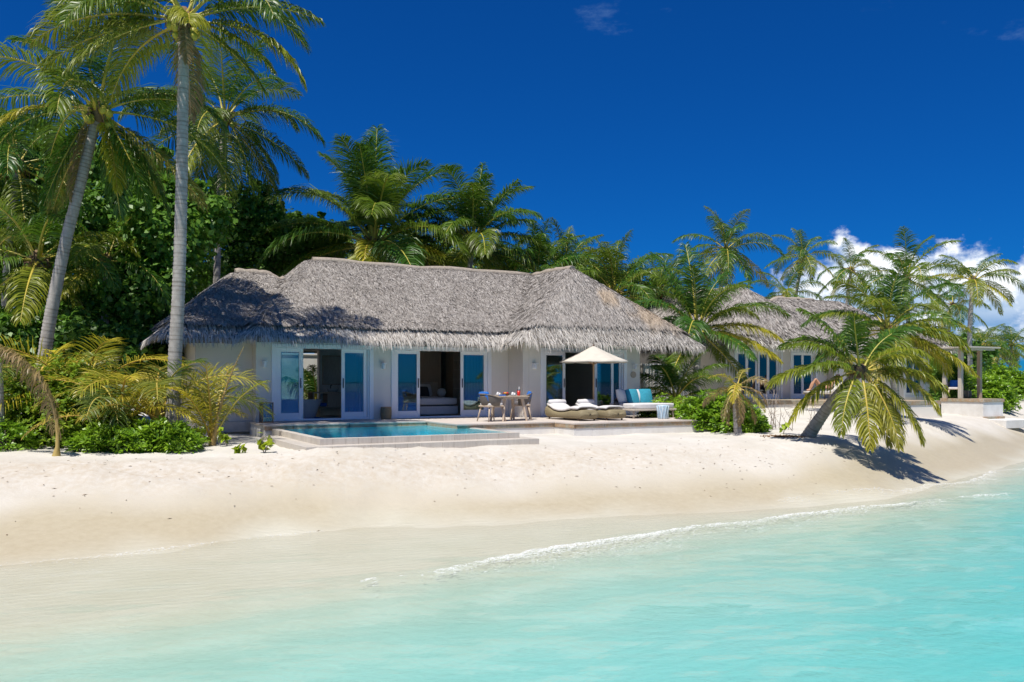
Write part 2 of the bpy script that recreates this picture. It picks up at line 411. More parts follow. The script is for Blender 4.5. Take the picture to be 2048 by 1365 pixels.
# foam: small irregular flakes afloat along the breaking edge and the wash lines
t = NT('foam'); mx_ = t.n('ShaderNodeMixShader'); mx_.inputs[0].default_value = .36; tr_ = t.n('ShaderNodeBsdfTransparent')
t.l(tr_.outputs[0], mx_.inputs[1]); t.l(t.pbr((.86, .88, .88, 1), .75, None, .3), mx_.inputs[2]); t.done(mx_.outputs[0])
def foam_band(name, pts, width, n, rmin, rmax, skew=1.0, z0=.02):
    pts = np.array(pts, float); seg = np.linalg.norm(np.diff(pts[:, :2], axis=0), axis=1); cum = np.concatenate([[0], np.cumsum(seg)])
    s = RNG.random(n * 4) * cum[-1]
    x = np.interp(s, cum, pts[:, 0]); y = np.interp(s, cum, pts[:, 1]); w = np.interp(s, cum, pts[:, 2])
    keep = (fbm(x * 1.3 + 7, y * 2.0, 3) * .5 + .45 + (w - .5) * .8) > RNG.random(n * 4) * 1.0
    s, x, y, w = s[keep][:n], x[keep][:n], y[keep][:n], w[keep][:n]; n = len(x)
    off = -RNG.exponential(.55, n) * width * (.35 + w) + fbm(x * .9, y * .9 + 30, 3) * .22 + fbm(x * 4, y * 4 + 30, 2) * .07
    x = x + off * -.5; y = y + off * .86
    r = rmin + (rmax - rmin) * RNG.random(n) ** 3 * np.exp(-np.abs(off) * .8)
    K = 7; a = np.arange(K) / K * 2 * np.pi
    rr = r[:, None] * (.55 + .75 * RNG.random((n, K)))
    el = 1.6 + RNG.random(n) * 1.4; th = R(30) + RNG.normal(0, .35, n)
    px_ = rr * np.cos(a) * el[:, None]; py_ = rr * np.sin(a) * .75
    X = x[:, None] + px_ * np.cos(th)[:, None] - py_ * np.sin(th)[:, None]; Y = y[:, None] + px_ * np.sin(th)[:, None] + py_ * np.cos(th)[:, None]
    dd = curve(KS, X) - Y
    zz = np.maximum(terrain_z(X, Y), .004) + z0 * .5
    zc = zz.mean(1) + .006 + r * .12
    Vv = np.concatenate([np.stack([X, Y, zz], -1), np.stack([x, y, zc], -1)[:, None, :]], 1).reshape(-1, 3)
    base = np.arange(n)[:, None] * (K + 1); k = np.arange(K)
    Fc = np.stack([base + k, base + (k + 1) % K, np.broadcast_to(base + K, (n, K))], -1).reshape(-1, 3)
    return stuff(tag(mesh_np(name, Vv, Fc, MATS['foam'], smooth=True), *name_lab.pop(0)))
def fp(px, py, w): 
    q = P(px, py, FPX * CAMZ / (py - HZ)); return (q.x, q.y, w)
name_lab = [('white foam of the small wave breaking along the shore', 'foam'), ('thin foam line left by the wash on the left sand', 'foam'), ('lacy foam edge of the wash below the leaning palm', 'foam'), ('faint foam streaks drifting on the turquoise shallows', 'foam')]
foam_band('breaking_foam', [fp(720, 1164, .0), fp(860, 1140, .06), fp(960, 1121, .4), fp(1024, 1108, .8), fp(1120, 1092, 1.0), fp(1240, 1076, 1.0), fp(1380, 1057, .85), fp(1500, 1042, .8), fp(1640, 1022, .6), fp(1800, 1008, .45), fp(2000, 985, .3)], .42, 6500, .004, .024)
foam_band('wash_foam', [(-8.6, 12.15, .1), (-7.65, 12.65, .2), (-6.4, 13.4, .3), (-5.4, 14.0, .3), (-4.4, 15.05, .25), (-3.4, 15.7, .1)], .40, 450, .004, .012)
foam_band('wash_edge_foam', [fp(1560, 1010, .15), fp(1700, 993, .25), fp(1800, 986, .45), fp(1860, 970, .6), fp(1940, 962, .6), fp(1985, 944, .7), fp(2060, 936, .4)], .30, 2200, .004, .018)
# bits of tide litter on the dry sand
rgd = np.random.default_rng(77); k = 260; bx = rgd.uniform(-10, 9, k); by = curve(KC, bx) + rgd.normal(-.9, .9, k); bz = terrain_z(bx, by) + .006
a = rgd.random(k) * 6.28; Ld = rgd.uniform(.015, .06, k); wd = rgd.uniform(.004, .012, k); cx, cy = np.cos(a), np.sin(a)
V = np.stack([np.stack([bx - cx * Ld, by - cy * Ld, bz], -1), np.stack([bx + cy * wd, by - cx * wd, bz + .004], -1), np.stack([bx + cx * Ld, by + cy * Ld, bz + .006], -1), np.stack([bx - cy * wd, by + cx * wd, bz + .012], -1)], 1).reshape(-1, 3)
simple('tide_litter_brown', (.20, .13, .075), .9, .4, 30)
q = np.arange(k)[:, None] * 4
tag(stuff(mesh_np('tide_litter', V, np.concatenate([q + [[0, 1, 2]], q + [[0, 2, 3]]]), MATS['tide_litter_brown'])), 'scattered bits of dry leaf and twig on the pale sand', 'litter')
# ------------------------------------------------------------------ building materials
def mats_build():
    t = NT('plaster'); p = t.pos(); n = t.noise(1.1, 5, .6, p); n2 = t.noise(90, 3, .6, p)
    c = t.mix(t.rng(n, .35, .7, 0, 1), (.79, .73, .635, 1), (.83, .775, .685, 1))
    t.done(t.pbr(c, .85, t.bump(n2, .12, .004), .25))
    t = NT('white_plaster'); p = t.pos(); n = t.noise(1.6, 6, .65, p)
    c = t.mix(t.rng(n, .4, .75, 0, 1), (.76, .74, .70, 1), (.62, .59, .54, 1)); t.done(t.pbr(c, .85, None, .25))
    t = NT('white_frame'); p = t.pos(); n = t.noise(3, 4, .6, p)
    c = t.mix(n, (.88, .89, .89, 1), (.92, .925, .925, 1)); t.done(t.pbr(c, .42, None, .4))
    t = NT('stained_stone'); p = t.pos(); n = t.noise(1.6, 6, .7, p); n2 = t.noise(9, 6, .7, p, .5)
    c = t.ramp(n, [(.30, (.20, .19, .15)), (.45, (.33, .30, .22)), (.58, (.36, .22, .11)), (.72, (.42, .38, .31))])
    c = t.mix(t.rng(n2, .45, .75, 0, .65), c, (.52, .47, .39, 1)); t.done(t.pbr(c, .8, t.bump(n2, .25, .006)))
    t = NT('deck_stone'); p = t.pos(); n = t.noise(2.2, 5, .6, p); n2 = t.noise(40, 4, .7, p)
    oi = t.n('ShaderNodeObjectInfo').outputs['Random']
    c = t.mix(n, (.56, .49, .43, 1), (.64, .57, .50, 1)); c = t.mix(t.math('MULTIPLY', oi, .5), c, (.48, .42, .37, 1))
    t.done(t.pbr(c, .75, t.bump(n2, .15, .004)))
    t = NT('pool_tile'); p = t.pos((6, 6, .35)); n = t.noise(3.4, 5, .65, p); p2 = t.pos(); n2 = t.noise(1.8, 5, .6, p2)
    oi = t.n('ShaderNodeObjectInfo').outputs['Random']
    c = t.mix(t.rng(n, .3, .7, 0, 1), (.50, .45, .385, 1), (.62, .57, .50, 1)); c = t.mix(t.math('MULTIPLY', oi, .45), c, (.42, .37, .32, 1))
    c = t.mix(t.rng(n2, .5, .8, 0, .4), c, (.50, .47, .42, 1))
    t.done(t.pbr(c, .6, t.bump(n, .1, .004)))
    t = NT('pool_basin'); p = t.pos(); n = t.noise(5, 3, .5, p)
    br = t.n('ShaderNodeTexBrick'); br.inputs['Scale'].default_value = 4; br.inputs['Color1'].default_value = (.30, .74, .80, 1); br.inputs['Color2'].default_value = (.24, .66, .74, 1); br.inputs['Mortar'].default_value = (.45, .70, .72, 1); br.inputs['Mortar Size'].default_value = .008
    br.offset = 0.0; t.l(p, br.inputs['Vector']); t.done(t.pbr(br.outputs[0], .35))
    t = NT('glass'); fr = t.n('ShaderNodeFresnel'); fr.inputs[0].default_value = 1.75
    gl = t.n('ShaderNodeBsdfGlossy'); gl.inputs['Roughness'].default_value = .0; gl.inputs['Color'].default_value = (.86, .95, 1.0, 1)
    tr = t.n('ShaderNodeBsdfTransparent'); tr.inputs[0].default_value = (.66, .80, .82, 1)
    mx = t.n('ShaderNodeMixShader'); t.l(t.math('MULTIPLY', fr.outputs[0], 1.45, True), mx.inputs[0]); t.l(tr.outputs[0], mx.inputs[1]); t.l(gl.outputs[0], mx.inputs[2]); t.done(mx.outputs[0])
    t = NT('thatch'); r = t.attr('rnd'); b = t.attr('pale'); p = t.pos(); n = t.noise(.8, 4, .6, p)
    c = t.ramp(r, [(0.0, (.235, .208, .185)), (.4, (.34, .308, .28)), (.75, (.44, .405, .372)), (1.0, (.55, .51, .47))])
    c = t.mix(t.math('MULTIPLY', b, .75), c, t.ramp(r, [(0.0, (.36, .33, .29)), (.5, (.53, .49, .44)), (1.0, (.68, .64, .58))]))
    c = t.mix(t.rng(n, .45, .75, 0, .35), c, (.20, .175, .155, 1))
    pa = t.attr('patch'); c = t.mix(t.math('MULTIPLY', pa, .75), c, (.48, .37, .26, 1))
    t.done(t.pbr(c, .9, None, .15))
    t = NT('thatch_base'); t.done(t.pbr((.17, .15, .13, 1), .95, None, .1))
    simple('ceiling_paint', (.82, .80, .77), .9); simple('floor_tile', (.60, .55, .48), .5)
    simple('inner_wall', (.78, .78, .75), .9); grain('wood_panel', (.34, .25, .17), (.46, .35, .245), .6, (10, 10, .6))
    grain('teak', (.36, .225, .12), (.50, .34, .20), .6, (10, 10, 1.2)); grain('pale_teak', (.44, .34, .245), (.56, .45, .34), .7, (8, 8, 1.2))
    grain('weathered_wood', (.42, .37, .30), (.55, .49, .41), .75, (10, 10, .8)); grain('dark_wood', (.10, .06, .035), (.17, .10, .06), .5, (10, 10, 1))
    simple('white_fabric', (.66, .64, .62), .9, .05, 9, .2, 300); simple('teal_fabric', (.035, .27, .36), .9, .15, 14, .3, 260)
    simple('blue_fabric', (.03, .16, .52), .9, .12, 14, .3, 260); simple('grey_fabric', (.36, .35, .33), .9, .1, 14, .3, 260); simple('dark_fabric', (.05, .05, .055), .9)
    simple('canvas', (.60, .55, .46), .85, .06, 5, .15, 200); simple('ceramic', (.68, .68, .66), .25, .04, 5, spec=.5)
    simple('brown_rope', (.21, .17, .13), .85, .2, 30); simple('black_metal', (.02, .02, .022), .4); simple('bronze', (.20, .12, .06), .5)
    simple('red_drink', (.62, .03, .02), .2); simple('yellow_drink', (.75, .40, .05), .25); simple('mirror', (.8, .85, .85), .03, .0, metal=1.0)
    simple('skin', (.50, .27, .17), .55, .06, 6); simple('navy_cloth', (.03, .05, .12), .9); simple('hair', (.03, .018, .01), .6); simple('orange_cloth', (.75, .20, .03), .8)
    t = NT('blue_glaze'); p = t.coord('Object', (14, 14, 1.6)); n = t.noise(2.2, 5, .6, p, .5); c = t.ramp(n, [(.35, (.62, .68, .70)), (.5, (.30, .47, .62)), (.62, (.70, .72, .70))]); t.done(t.pbr(c, .3))
    t = NT('wicker'); p = t.coord('Object'); wv = t.n('ShaderNodeTexWave'); wv.bands_direction = 'Z'; wv.inputs['Scale'].default_value = 26; wv.inputs['Distortion'].default_value = 2.5; t.l(p, wv.inputs[0])
    w2 = t.n('ShaderNodeTexWave'); w2.bands_direction = 'DIAGONAL'; w2.inputs['Scale'].default_value = 19; w2.inputs['Distortion'].default_value = 2; t.l(p, w2.inputs[0])
    h = t.math('MULTIPLY', wv.outputs[0], w2.outputs[0]); c = t.mix(h, (.20, .16, .085, 1), (.46, .39, .24, 1)); t.done(t.pbr(c, .65, t.bump(h, .6, .008)))
    t = NT('rope_weave'); p = t.coord('Object'); wv = t.n('ShaderNodeTexWave'); wv.bands_direction = 'DIAGONAL'; wv.inputs['Scale'].default_value = 16; wv.inputs['Distortion'].default_value = 1.0; t.l(p, wv.inputs[0])
    c = t.mix(wv.outputs[0], (.07, .06, .05, 1), (.24, .21, .18, 1)); t.done(t.pbr(c, .85, t.bump(wv.outputs[0], .5, .006)))
    t = NT('lamp_glass'); t.done(t.pbr((.80, .80, .78, 1), .3, None, .5))
    mat_water('pool_water', (.03, .86, .95), .60, ((3.0, 1.0), (9, .35)), .14, (1, 1.6, 1), R(30), 1.14, .01, .03)
mats_build()

# ------------------------------------------------------------------ thatched roofs as a height field over eave rectangles
def smin(a, b, k): h = np.clip(.5 + .5 * (b - a) / k, 0, 1); return b * (1 - h) + a * h - k * h * (1 - h)
def smax(a, b, k): return -smin(-a, -b, k)
class Roof:
    """hips: dicts with rect (u0,u1,v0,v1) of the eave, slopes (left,right,front,back), ze, zr"""
    def __init__(s, hips, rad=.7): s.h = hips; s.rad = rad
    def sdf(s, u, v):
        d = None
        for h in s.h:
            u0, u1, v0, v1 = h['rect']; r = s.rad
            qx = np.abs(u - (u0 + u1) / 2) - (u1 - u0) / 2 + r; qy = np.abs(v - (v0 + v1) / 2) - (v1 - v0) / 2 + r
            dd = np.hypot(np.maximum(qx, 0), np.maximum(qy, 0)) + np.minimum(np.maximum(qx, qy), 0) - r
            d = dd if d is None else np.minimum(d, dd)
        return d
    def z(s, u, v):
        zz = None
        for h in s.h:
            u0, u1, v0, v1 = h['rect']; sl, sr, sf, sb = h['slope']; ze = h['ze']
            a = smin(ze + sl * (u - u0), ze + sr * (u1 - u), .22); b = smin(ze + sf * (v - v0), ze + sb * (v1 - v), .22)
            q = smin(smin(a, b, .35), np.full_like(u, h['zr']), .12)
            inside = (u > u0 - .3) & (u < u1 + .3) & (v > v0 - .3) & (v < v1 + .3)
            q = np.where(inside, q, ze - 3)
            zz = q if zz is None else smax(zz, q, .16)
        return zz + fbm(u * .7 + 3, v * .7 + 1, 3) * .06
    def grad(s, f, u, v, e=.06):
        return (f(u + e, v) - f(u - e, v)) / (2 * e), (f(u, v + e) - f(u, v - e)) / (2 * e)
def build_roof(parent, roof, n_str, n_fringe, step=.12, sw=.015, slen=.21, seed=3, vis=None, fringe_h=.38):
    rg = np.random.default_rng(seed)
    us = [h['rect'] for h in roof.h]; u0 = min(r[0] for r in us) - .05; u1 = max(r[1] for r in us) + .05; v0 = min(r[2] for r in us) - .05; v1 = max(r[3] for r in us) + .05
    xs = np.arange(u0, u1, step); ys = np.arange(v0, v1, step); U, Vv = np.meshgrid(xs, ys, indexing='ij')
    Z = roof.z(U, Vv); sd = roof.sdf(U, Vv)
    F = grid_faces(len(xs), len(ys)); keep = (sd.ravel()[F] < .02).all(1); F = F[keep]
    Vt = np.stack([U, Vv, Z - .06], -1).reshape(-1, 3); used = np.unique(F); remap = -np.ones(len(Vt), int); remap[used] = np.arange(len(used)); Vt = Vt[used]; F = remap[F]
    ro = mesh_np('roof', Vt, F, MATS['thatch_base'], parent, smooth=True)
    m = ro.modifiers.new('solid', 'SOLIDIFY'); m.thickness = .16; m.offset = -1
    # strands over the slopes
    def strands(n, band, pale, name):
        cand = n * 3
        u = rg.uniform(u0, u1, cand); v = rg.uniform(v0, v1, cand)
        if vis is not None:
            k = vis(u, v); u, v = u[k], v[k]
        d = roof.sdf(u, v); k = (d < band[1]) & (d > band[0]); u, v, d = u[k][:n], v[k][:n], d[k][:n]; n_ = len(u)
        gx, gy = roof.grad(roof.z, u, v); g = np.hypot(gx, gy) + 1e-6
        dx, dy = -gx / g, -gy / g
        if band[1] >= 0 or pale:    # near the eave the straw follows the outward direction
            ox, oy = roof.grad(roof.sdf, u, v); og = np.hypot(ox, oy) + 1e-6; w = .6
            dx = dx * (1 - w) + ox / og * w; dy = dy * (1 - w) + oy / og * w
        a = rg.normal(0, .34 if not pale else .16, n_); ca, sa = np.cos(a), np.sin(a); dx, dy = dx * ca - dy * sa, dx * sa + dy * ca
        nn = np.hypot(dx, dy); dx /= nn; dy /= nn
        z = roof.z(u, v)
        if not pale:
            L = slen * (.5 + .9 * rg.random(n_)); lift = .008 + .03 * rg.random(n_) ** 2
            edge = .07 * sstep(-1.1, -.55, d); p0 = np.stack([u, v, z + edge], -1); z = z + edge
            e = np.stack([u + dx * L * .8, v + dy * L * .8], -1); ze = roof.z(e[:, 0], e[:, 1])
            ze = np.where(roof.sdf(e[:, 0], e[:, 1]) < 0, ze, z - .5 * L) + .07 * sstep(-1.1, -.55, roof.sdf(e[:, 0], e[:, 1]))
            p1 = np.stack([e[:, 0], e[:, 1], np.maximum(ze, z - L) + lift], -1)
            pm = (p0 + p1) / 2; pm[:, 2] += lift * .5
        else:
            L = fringe_h * (.55 + .6 * rg.random(n_)); sl = .42
            p0 = np.stack([u, v, z - .06 + .05 * rg.random(n_)], -1)
            h = np.stack([dx, dy], -1)
            d1 = np.stack([dx * .80, dy * .80, np.full(n_, -.6)], -1)
            d2 = np.stack([dx * .32, dy * .32, np.full(n_, -.95)], -1) + rg.normal(0, .09, (n_, 3))
            pm = p0 + d1 * (L * .5)[:, None]; p1 = pm + d2 * (L * .55)[:, None]
        w = sw * (.5 + rg.random(n_)); 
        sx, sy = -dy * w / 2, dx * w / 2; S = np.stack([sx, sy, rg.normal(0, .25, n_) * w], -1)
        V4 = np.stack([p0 - S, p0 + S, pm + S, pm - S, p1 + S * .35, p1 - S * .35], 1).reshape(-1, 3)
        b = np.arange(n_)[:, None] * 6
        Fq = np.concatenate([b + np.array([[0, 1, 2, 3]]), b + np.array([[3, 2, 4, 5]])])
        rnd = np.repeat(rg.random(n_), 6)
        pal = np.repeat(np.full(n_, 1.0 if pale else 0.0), 6)
        pt = np.zeros(n_)
        for (cu, cv, cr) in getattr(roof, 'patches', []):
            pt = np.maximum(pt, np.clip(1.6 - np.hypot(u - cu, (v - cv) * 1.5) / cr + fbm(u * 3, v * 3, 2) * .5, 0, 1))
        ob = mesh_np(name, V4, Fq, MATS['thatch'], ro, attrs={'rnd': rnd, 'pale': pal, 'patch': np.repeat(pt, 6)})
        return stuff(ob)
    strands(n_str, (-99, -.50), False, 'thatch')
    strands(n_fringe, (-.62, .0), True, 'eave_fringe')
    return ro

def ridge_cap(parent, roof, pts, r=.13, n=900, seed=2):
    """bundled ridge roll of straw"""
    rg = np.random.default_rng(seed); P_ = []
    for (a, b) in pts:
        for s in np.linspace(0, 1, 14): P_.append((a[0] + (b[0] - a[0]) * s, a[1] + (b[1] - a[1]) * s))
    m = MB(); 
    for (a, b) in pts:
        q = []
        for s in np.linspace(0, 1, 16):
            u = a[0] + (b[0] - a[0]) * s; v = a[1] + (b[1] - a[1]) * s
            q.append((u, v, float(roof.z(np.array([u]), np.array([v]))[0]) + .0 + .012 * math.sin(s * 23)))
        m.tube(q, [r * (.9 + .2 * rg.random()) for _ in q], 8)
    return m.build('ridge_roll', MATS['ridge_straw'], parent)
t = NT('ridge_straw'); p = t.pos((1, 1, 1)); n = t.noise(14, 5, .7, p); c = t.mix(t.rng(n, .3, .7, 0, 1), (.24, .20, .165, 1), (.47, .405, .33, 1)); t.done(t.pbr(c, .95, t.bump(n, .6, .03), .1))

def sliding_leaf(parent, u0, u1, v, z0, z1, handle=None, st=.105, th=.045, curtain=None):
    m = MB()
    m.box(u0, u0 + st, v, v + th, z0, z1); m.box(u1 - st, u1, v, v + th, z0, z1)
    m.box(u0 + st, u1 - st, v, v + th, z0, z0 + st * 1.7); m.box(u0 + st, u1 - st, v, v + th, z1 - st, z1)
    o = m.build('sliding_door', MATS['white_frame'], parent, .006)
    MB().box(u0 + st, u1 - st, v + .016, v + .028, z0 + st * 1.7, z1 - st).build('pane', MATS['glass'], o)
    if handle is not None:
        MB().box(handle - .014, handle + .014, v - .032, v - .006, z0 + .92, z0 + 1.22).build('handle', MATS['black_metal'], o, .004)
    return o
def door_casing(parent, u0, u1, v, z1, w=.13, proud=.035, deep=.20):
    m = MB()
    m.box(u0, u0 + w, v - proud, v + deep, 0, z1 - w); m.box(u1 - w, u1, v - proud, v + deep, 0, z1 - w); m.box(u0, u1, v - proud, v + deep, z1 - w, z1)
    m.box(u0 + w, u1 - w, v + .0, v + deep, .003, .055)
    m.box(u0 + w, u0 + w + .05, v + .03, v + deep - .02, .055, z1 - w); m.box(u1 - w - .05, u1 - w, v + .03, v + deep - .02, .055, z1 - w)
    return m.build('door_frame', MATS['white_frame'], parent, .008)
def wall_lamp(parent, u, v, z):
    m = MB(); m.box(u - .06, u + .06, v - .02, v, z - .09, z + .09)
    o = m.build('wall_lamp', MATS['white_frame'], parent, .006)
    MB().lathe((u, v - .10, z), [(.05, -.09), (.062, -.07), (.062, .05), (.045, .075)], 12).build('lamp_shade', MATS['lamp_glass'], o)
    MB().box(u - .075, u + .075, v - .175, v - .02, z + .078, z + .10).build('lamp_cap', MATS['black_metal'] if False else MATS['white_frame'], o)
def curtain(parent, u0, u1, v, z0, z1, mat='white_fabric', amp=.04, per=.11):
    n = int((u1 - u0) / .018); us = np.linspace(u0, u1, n); vs = v + amp * np.sin((us - u0) / per * 2 * np.pi)
    V = np.concatenate([np.stack([us, vs, np.full(n, z0)], -1), np.stack([us, vs, np.full(n, z1)], -1)])
    i = np.arange(n - 1); o = mesh_np('curtain', V, np.stack([i, i + 1, i + 1 + n, i + n], -1), MATS[mat], parent, smooth=True)
    o.modifiers.new('solid', 'SOLIDIFY').thickness = .004
    return o

# ------------------------------------------------------------------ the villa
villa = thing('beach_villa', 'cream thatched beach villa with three white framed sliding doors facing the pool', 'villa', HO, HA)
WZ0 = -.5
def wall(name, *boxes, mat='plaster', parent=None):
    m = MB()
    for b_ in boxes: m.box(*b_)
    return m.build(name, MATS[mat], parent or villa, .012, 2)
wall('front_wall', (-.45, 0, 0, .22, WZ0, 2.86), (3.14, 3.73, 0, .22, WZ0, 2.86), (7.28, 7.95, 0, .22, WZ0, 2.86), (0, 3.14, 0, .22, 2.30, 2.86), (3.73, 7.28, 0, .22, 2.30, 2.86), (0, 3.14, .01, .22, WZ0, -.004), (3.73, 7.28, .01, .22, WZ0, -.004))
wall('wing_wall', (7.95, 8.17, -1.0, -.002, WZ0, 2.86), (8.17, 8.62, -1.0, -.78, WZ0, 2.86), (12.15, 12.74, -1.0, -.78, WZ0, 2.86), (8.62, 12.15, -1.0, -.78, 2.30, 2.86), (8.62, 12.15, -.99, -.78, WZ0, -.004))
wall('side_wall', (12.52, 12.74, -.778, 6.5, WZ0, 3.0))
wall('bathroom_wall', (-.45, -.23, .222, .45, WZ0, 2.84), (-2.06, -.23, .452, .67, WZ0, 2.84), (-2.06, -1.84, .672, 6.5, WZ0, 2.84))
wall('back_wall', (-2.06, 1.7, 6.502, 6.72, WZ0, 3.0), (3.25, 12.74, 6.502, 6.72, WZ0, 3.0), (1.7, 3.25, 6.502, 6.72, WZ0, .5), (1.7, 3.25, 6.502, 6.72, 2.35, 3.0))
wall('partition_wall', (3.36, 3.50, .222, 6.5, 0, 2.76), (7.955, 8.165, .0, 6.5, 0, 2.76), mat='inner_wall')
wall('interior_floor', (-1.84, 3.355, .222, 6.5, -.3, .004), (3.505, 7.95, .222, 6.5, -.3, .004), (8.172, 12.515, -.776, 6.5, -.3, .004), mat='floor_tile')
wall('ceiling', (-1.835, 12.515, .225, 6.495, 2.762, 2.82), (8.172, 12.515, -.776, .22, 2.762, 2.82), mat='ceiling_paint')
wall('bathroom_screen', (2.48, 3.355, 3.6, 3.7, .006, 2.758), mat='inner_wall')
wall('bedroom_panel', (3.505, 7.05, 3.6, 3.68, .006, 2.758), mat='wood_panel')
wall('wardrobe', (7.35, 7.95, 3.2, 3.9, .006, 2.758), mat='wood_panel')
for z in (.55, .9, 1.25, 1.6, 1.95): MB().box(7.37, 7.94, 3.17, 3.198, z, z + .03).build('wardrobe_shelf', MATS['pale_teak'], villa)
wall('living_panel', (8.172, 12.51, 3.9, 4.0, .006, 2.758), mat='wood_panel')
door_casing(villa, 0, 3.14, 0, 2.30); door_casing(villa, 3.73, 7.28, 0, 2.30); door_casing(villa, 8.62, 12.15, -1.0, 2.30)
Z1 = 2.165
sliding_leaf(villa, .18, .93, .035, .058, Z1, .875); sliding_leaf(villa, .215, .97, .095, .058, Z1)
sliding_leaf(villa, 2.13, 2.94, .035, .058, Z1, 2.185); sliding_leaf(villa, 2.165, 2.905, .095, .058, Z1)
sliding_leaf(villa, 3.87, 4.72, .035, .058, Z1, 4.665); sliding_leaf(villa, 3.91, 4.75, .095, .058, Z1)
sliding_leaf(villa, 6.17, 7.13, .035, .058, Z1, 6.225); sliding_leaf(villa, 6.205, 7.09, .095, .058, Z1)
sliding_leaf(villa, 8.76, 9.62, -.965, .058, Z1, 9.565); sliding_leaf(villa, 8.80, 9.65, -.905, .058, Z1)
sliding_leaf(villa, 10.82, 11.62, -.965, .058, Z1, 10.875); sliding_leaf(villa, 11.2, 12.0, -.905, .058, Z1)
curtain(villa, 6.55, 7.25, .42, .02, 2.7); curtain(villa, 11.75, 12.3, -.55, .02, 2.7); curtain(villa, 2.75, 3.1, .42, .02, 2.7)
wall_lamp(villa, -.22, 0, 1.68); wall_lamp(villa, 3.45, 0, 1.66); wall_lamp(villa, 8.36, -1.0, 1.68); wall_lamp(villa, 12.46, -1.0, 1.70)
plaque = MB().tube([(12.44, -1.001, 1.42), (12.44, -1.03, 1.42)], .115, 20).build('number_plaque', MATS['pale_teak'], villa)
ROOF1 = Roof([dict(rect=(-1.1, 14.9, -1.25, 7.6), slope=(.95, .68, .66, .70), ze=2.45, zr=5.28),
              dict(rect=(7.1, 14.9, -2.25, 6.0), slope=(.80, .70, 1.15, 1.0), ze=2.45, zr=5.30),
              dict(rect=(-3.25, 3.6, -.85, 7.4), slope=(.86, .8, .585, .60), ze=2.45, zr=4.80)])
ROOF1.patches = [(13.2, -1.2, .75), (12.4, .4, .55), (11.5, -.7, .35)]
vis1 = lambda u, v: v < 4.6
build_roof(villa, ROOF1, 175000, 34000, seed=3, vis=vis1)
ridge_cap(villa, ROOF1, [((2.1, 3.2), (10.6, 3.2)), ((10.75, 3.1), (10.75, .35)), ((-.4, 3.35), (1.2, 3.35))])

# ------------------------------------------------------------------ terrace
deck = thing('terrace_deck', 'raised stone terrace with stained riser in front of the villa doors', 'terrace', HO, HA)
m = MB()
m.box(-.62, 4.15, -1.93, -.002, -.6, -.155); m.box(4.152, 7.30, -4.03, -.002, -.6, -.155); m.box(7.302, 7.948, -5.08, -.002, -.6, -.155); m.box(7.95, 12.30, -5.08, -1.002, -.6, -.155)
m.build('plinth', MATS['white_plaster'], deck, .01)
def riser(a, b, axis, pos, out, n, z0=-.153, z1=-.042):
    """stained edge slabs, each a piece, standing just proud of the plinth"""
    for i in range(n):
        s0 = a + (b - a) * i / n + .004; s1 = a + (b - a) * (i + 1) / n - .004
        if axis == 'u': MB().box(s0, s1, min(pos, pos + out), max(pos, pos + out), z0, z1).build('riser_slab', MATS['stained_stone'], deck, .006)
        else: MB().box(min(pos, pos + out), max(pos, pos + out), s0, s1, z0, z1).build('riser_slab', MATS['stained_stone'], deck, .006)
riser(4.13, 7.27, 'u', -4.05, .06, 4); riser(-5.1, -4.06, 'v', 7.28, .06, 2); riser(7.345, 12.32, 'u', -5.10, .06, 5)
riser(-4.05, -1.96, 'v', 4.13, .06, 3); riser(-.62, 4.12, 'u', -1.95, .06, 6)
m = MB(); m.box(-.60, 4.2, -1.88, -.01, -.155, -.045); m.box(4.2, 7.32, -3.98, -.01, -.155, -.045); m.box(7.345, 12.26, -5.03, -1.01, -.155, -.045); m.build('bedding', MATS['white_plaster'], deck)
pv = {}
def paver(u0, u1, v0, v1):
    k = (round(u1 - u0, 3), round(v1 - v0, 3))
    if k not in pv:
        o = MB().box(.004, k[0] - .004, .004, k[1] - .004, -.043, 0).build('paver', MATS['deck_stone'], deck, .004); pv[k] = o
    else:
        o = bpy.data.objects.new('paver', pv[k].data); COL.objects.link(o); o.parent = deck
        mm = o.modifiers.new('bevel', 'BEVEL'); mm.width = .004; mm.segments = 2
    o.location = (u0, v0, random.uniform(-.0015, .0015))
def pave(u0, u1, v0, v1, s=.62):
    nu = max(1, round((u1 - u0) / s)); nv = max(1, round((v1 - v0) / s))
    for i in range(nu):
        for j in range(nv):
            paver(u0 + (u1 - u0) * i / nu, u0 + (u1 - u0) * (i + 1) / nu, v0 + (v1 - v0) * j / nv, v0 + (v1 - v0) * (j + 1) / nv)
pave(-.64, 4.12, -1.97, -.04); pave(4.12, 7.27, -4.08, -.04); pave(7.27, 12.34, -5.13, -1.04); pave(7.27, 7.93, -1.04, -.04)

# ------------------------------------------------------------------ plunge pool
pool = thing('plunge_pool', 'rectangular turquoise plunge pool with stepped tiled rim in the sand', 'pool', HO, HA)
RZ = -.11
m = MB(); m.box(-.24, 4.50, -6.41, -1.96, -1.5, -1.35); m.box(-.24, -.16, -6.41, -1.96, -1.35, RZ - .02); m.box(4.42, 4.50, -6.41, -4.06, -1.35, RZ - .02); m.box(-.16, 4.42, -6.41, -6.33, -1.35, RZ - .02)
m.box(-.16, 4.12, -2.04, -1.96, -1.35, RZ - .02); m.box(4.04, 4.12, -4.06, -2.04, -1.35, RZ - .02); m.box(4.12, 4.50, -4.06, -3.98, -1.35, RZ - .02)
m.box(3.3, 4.04, -4.0, -2.05, -1.35, -.62); m.box(3.65, 4.04, -4.0, -2.05, -.62, -.36)
m.build('basin', MATS['pool_basin'], pool)
wl = RZ - .012
MB().box(-.22, 4.48, -6.40, -1.965, -1.345, wl).build('water', MATS['pool_water'], pool)
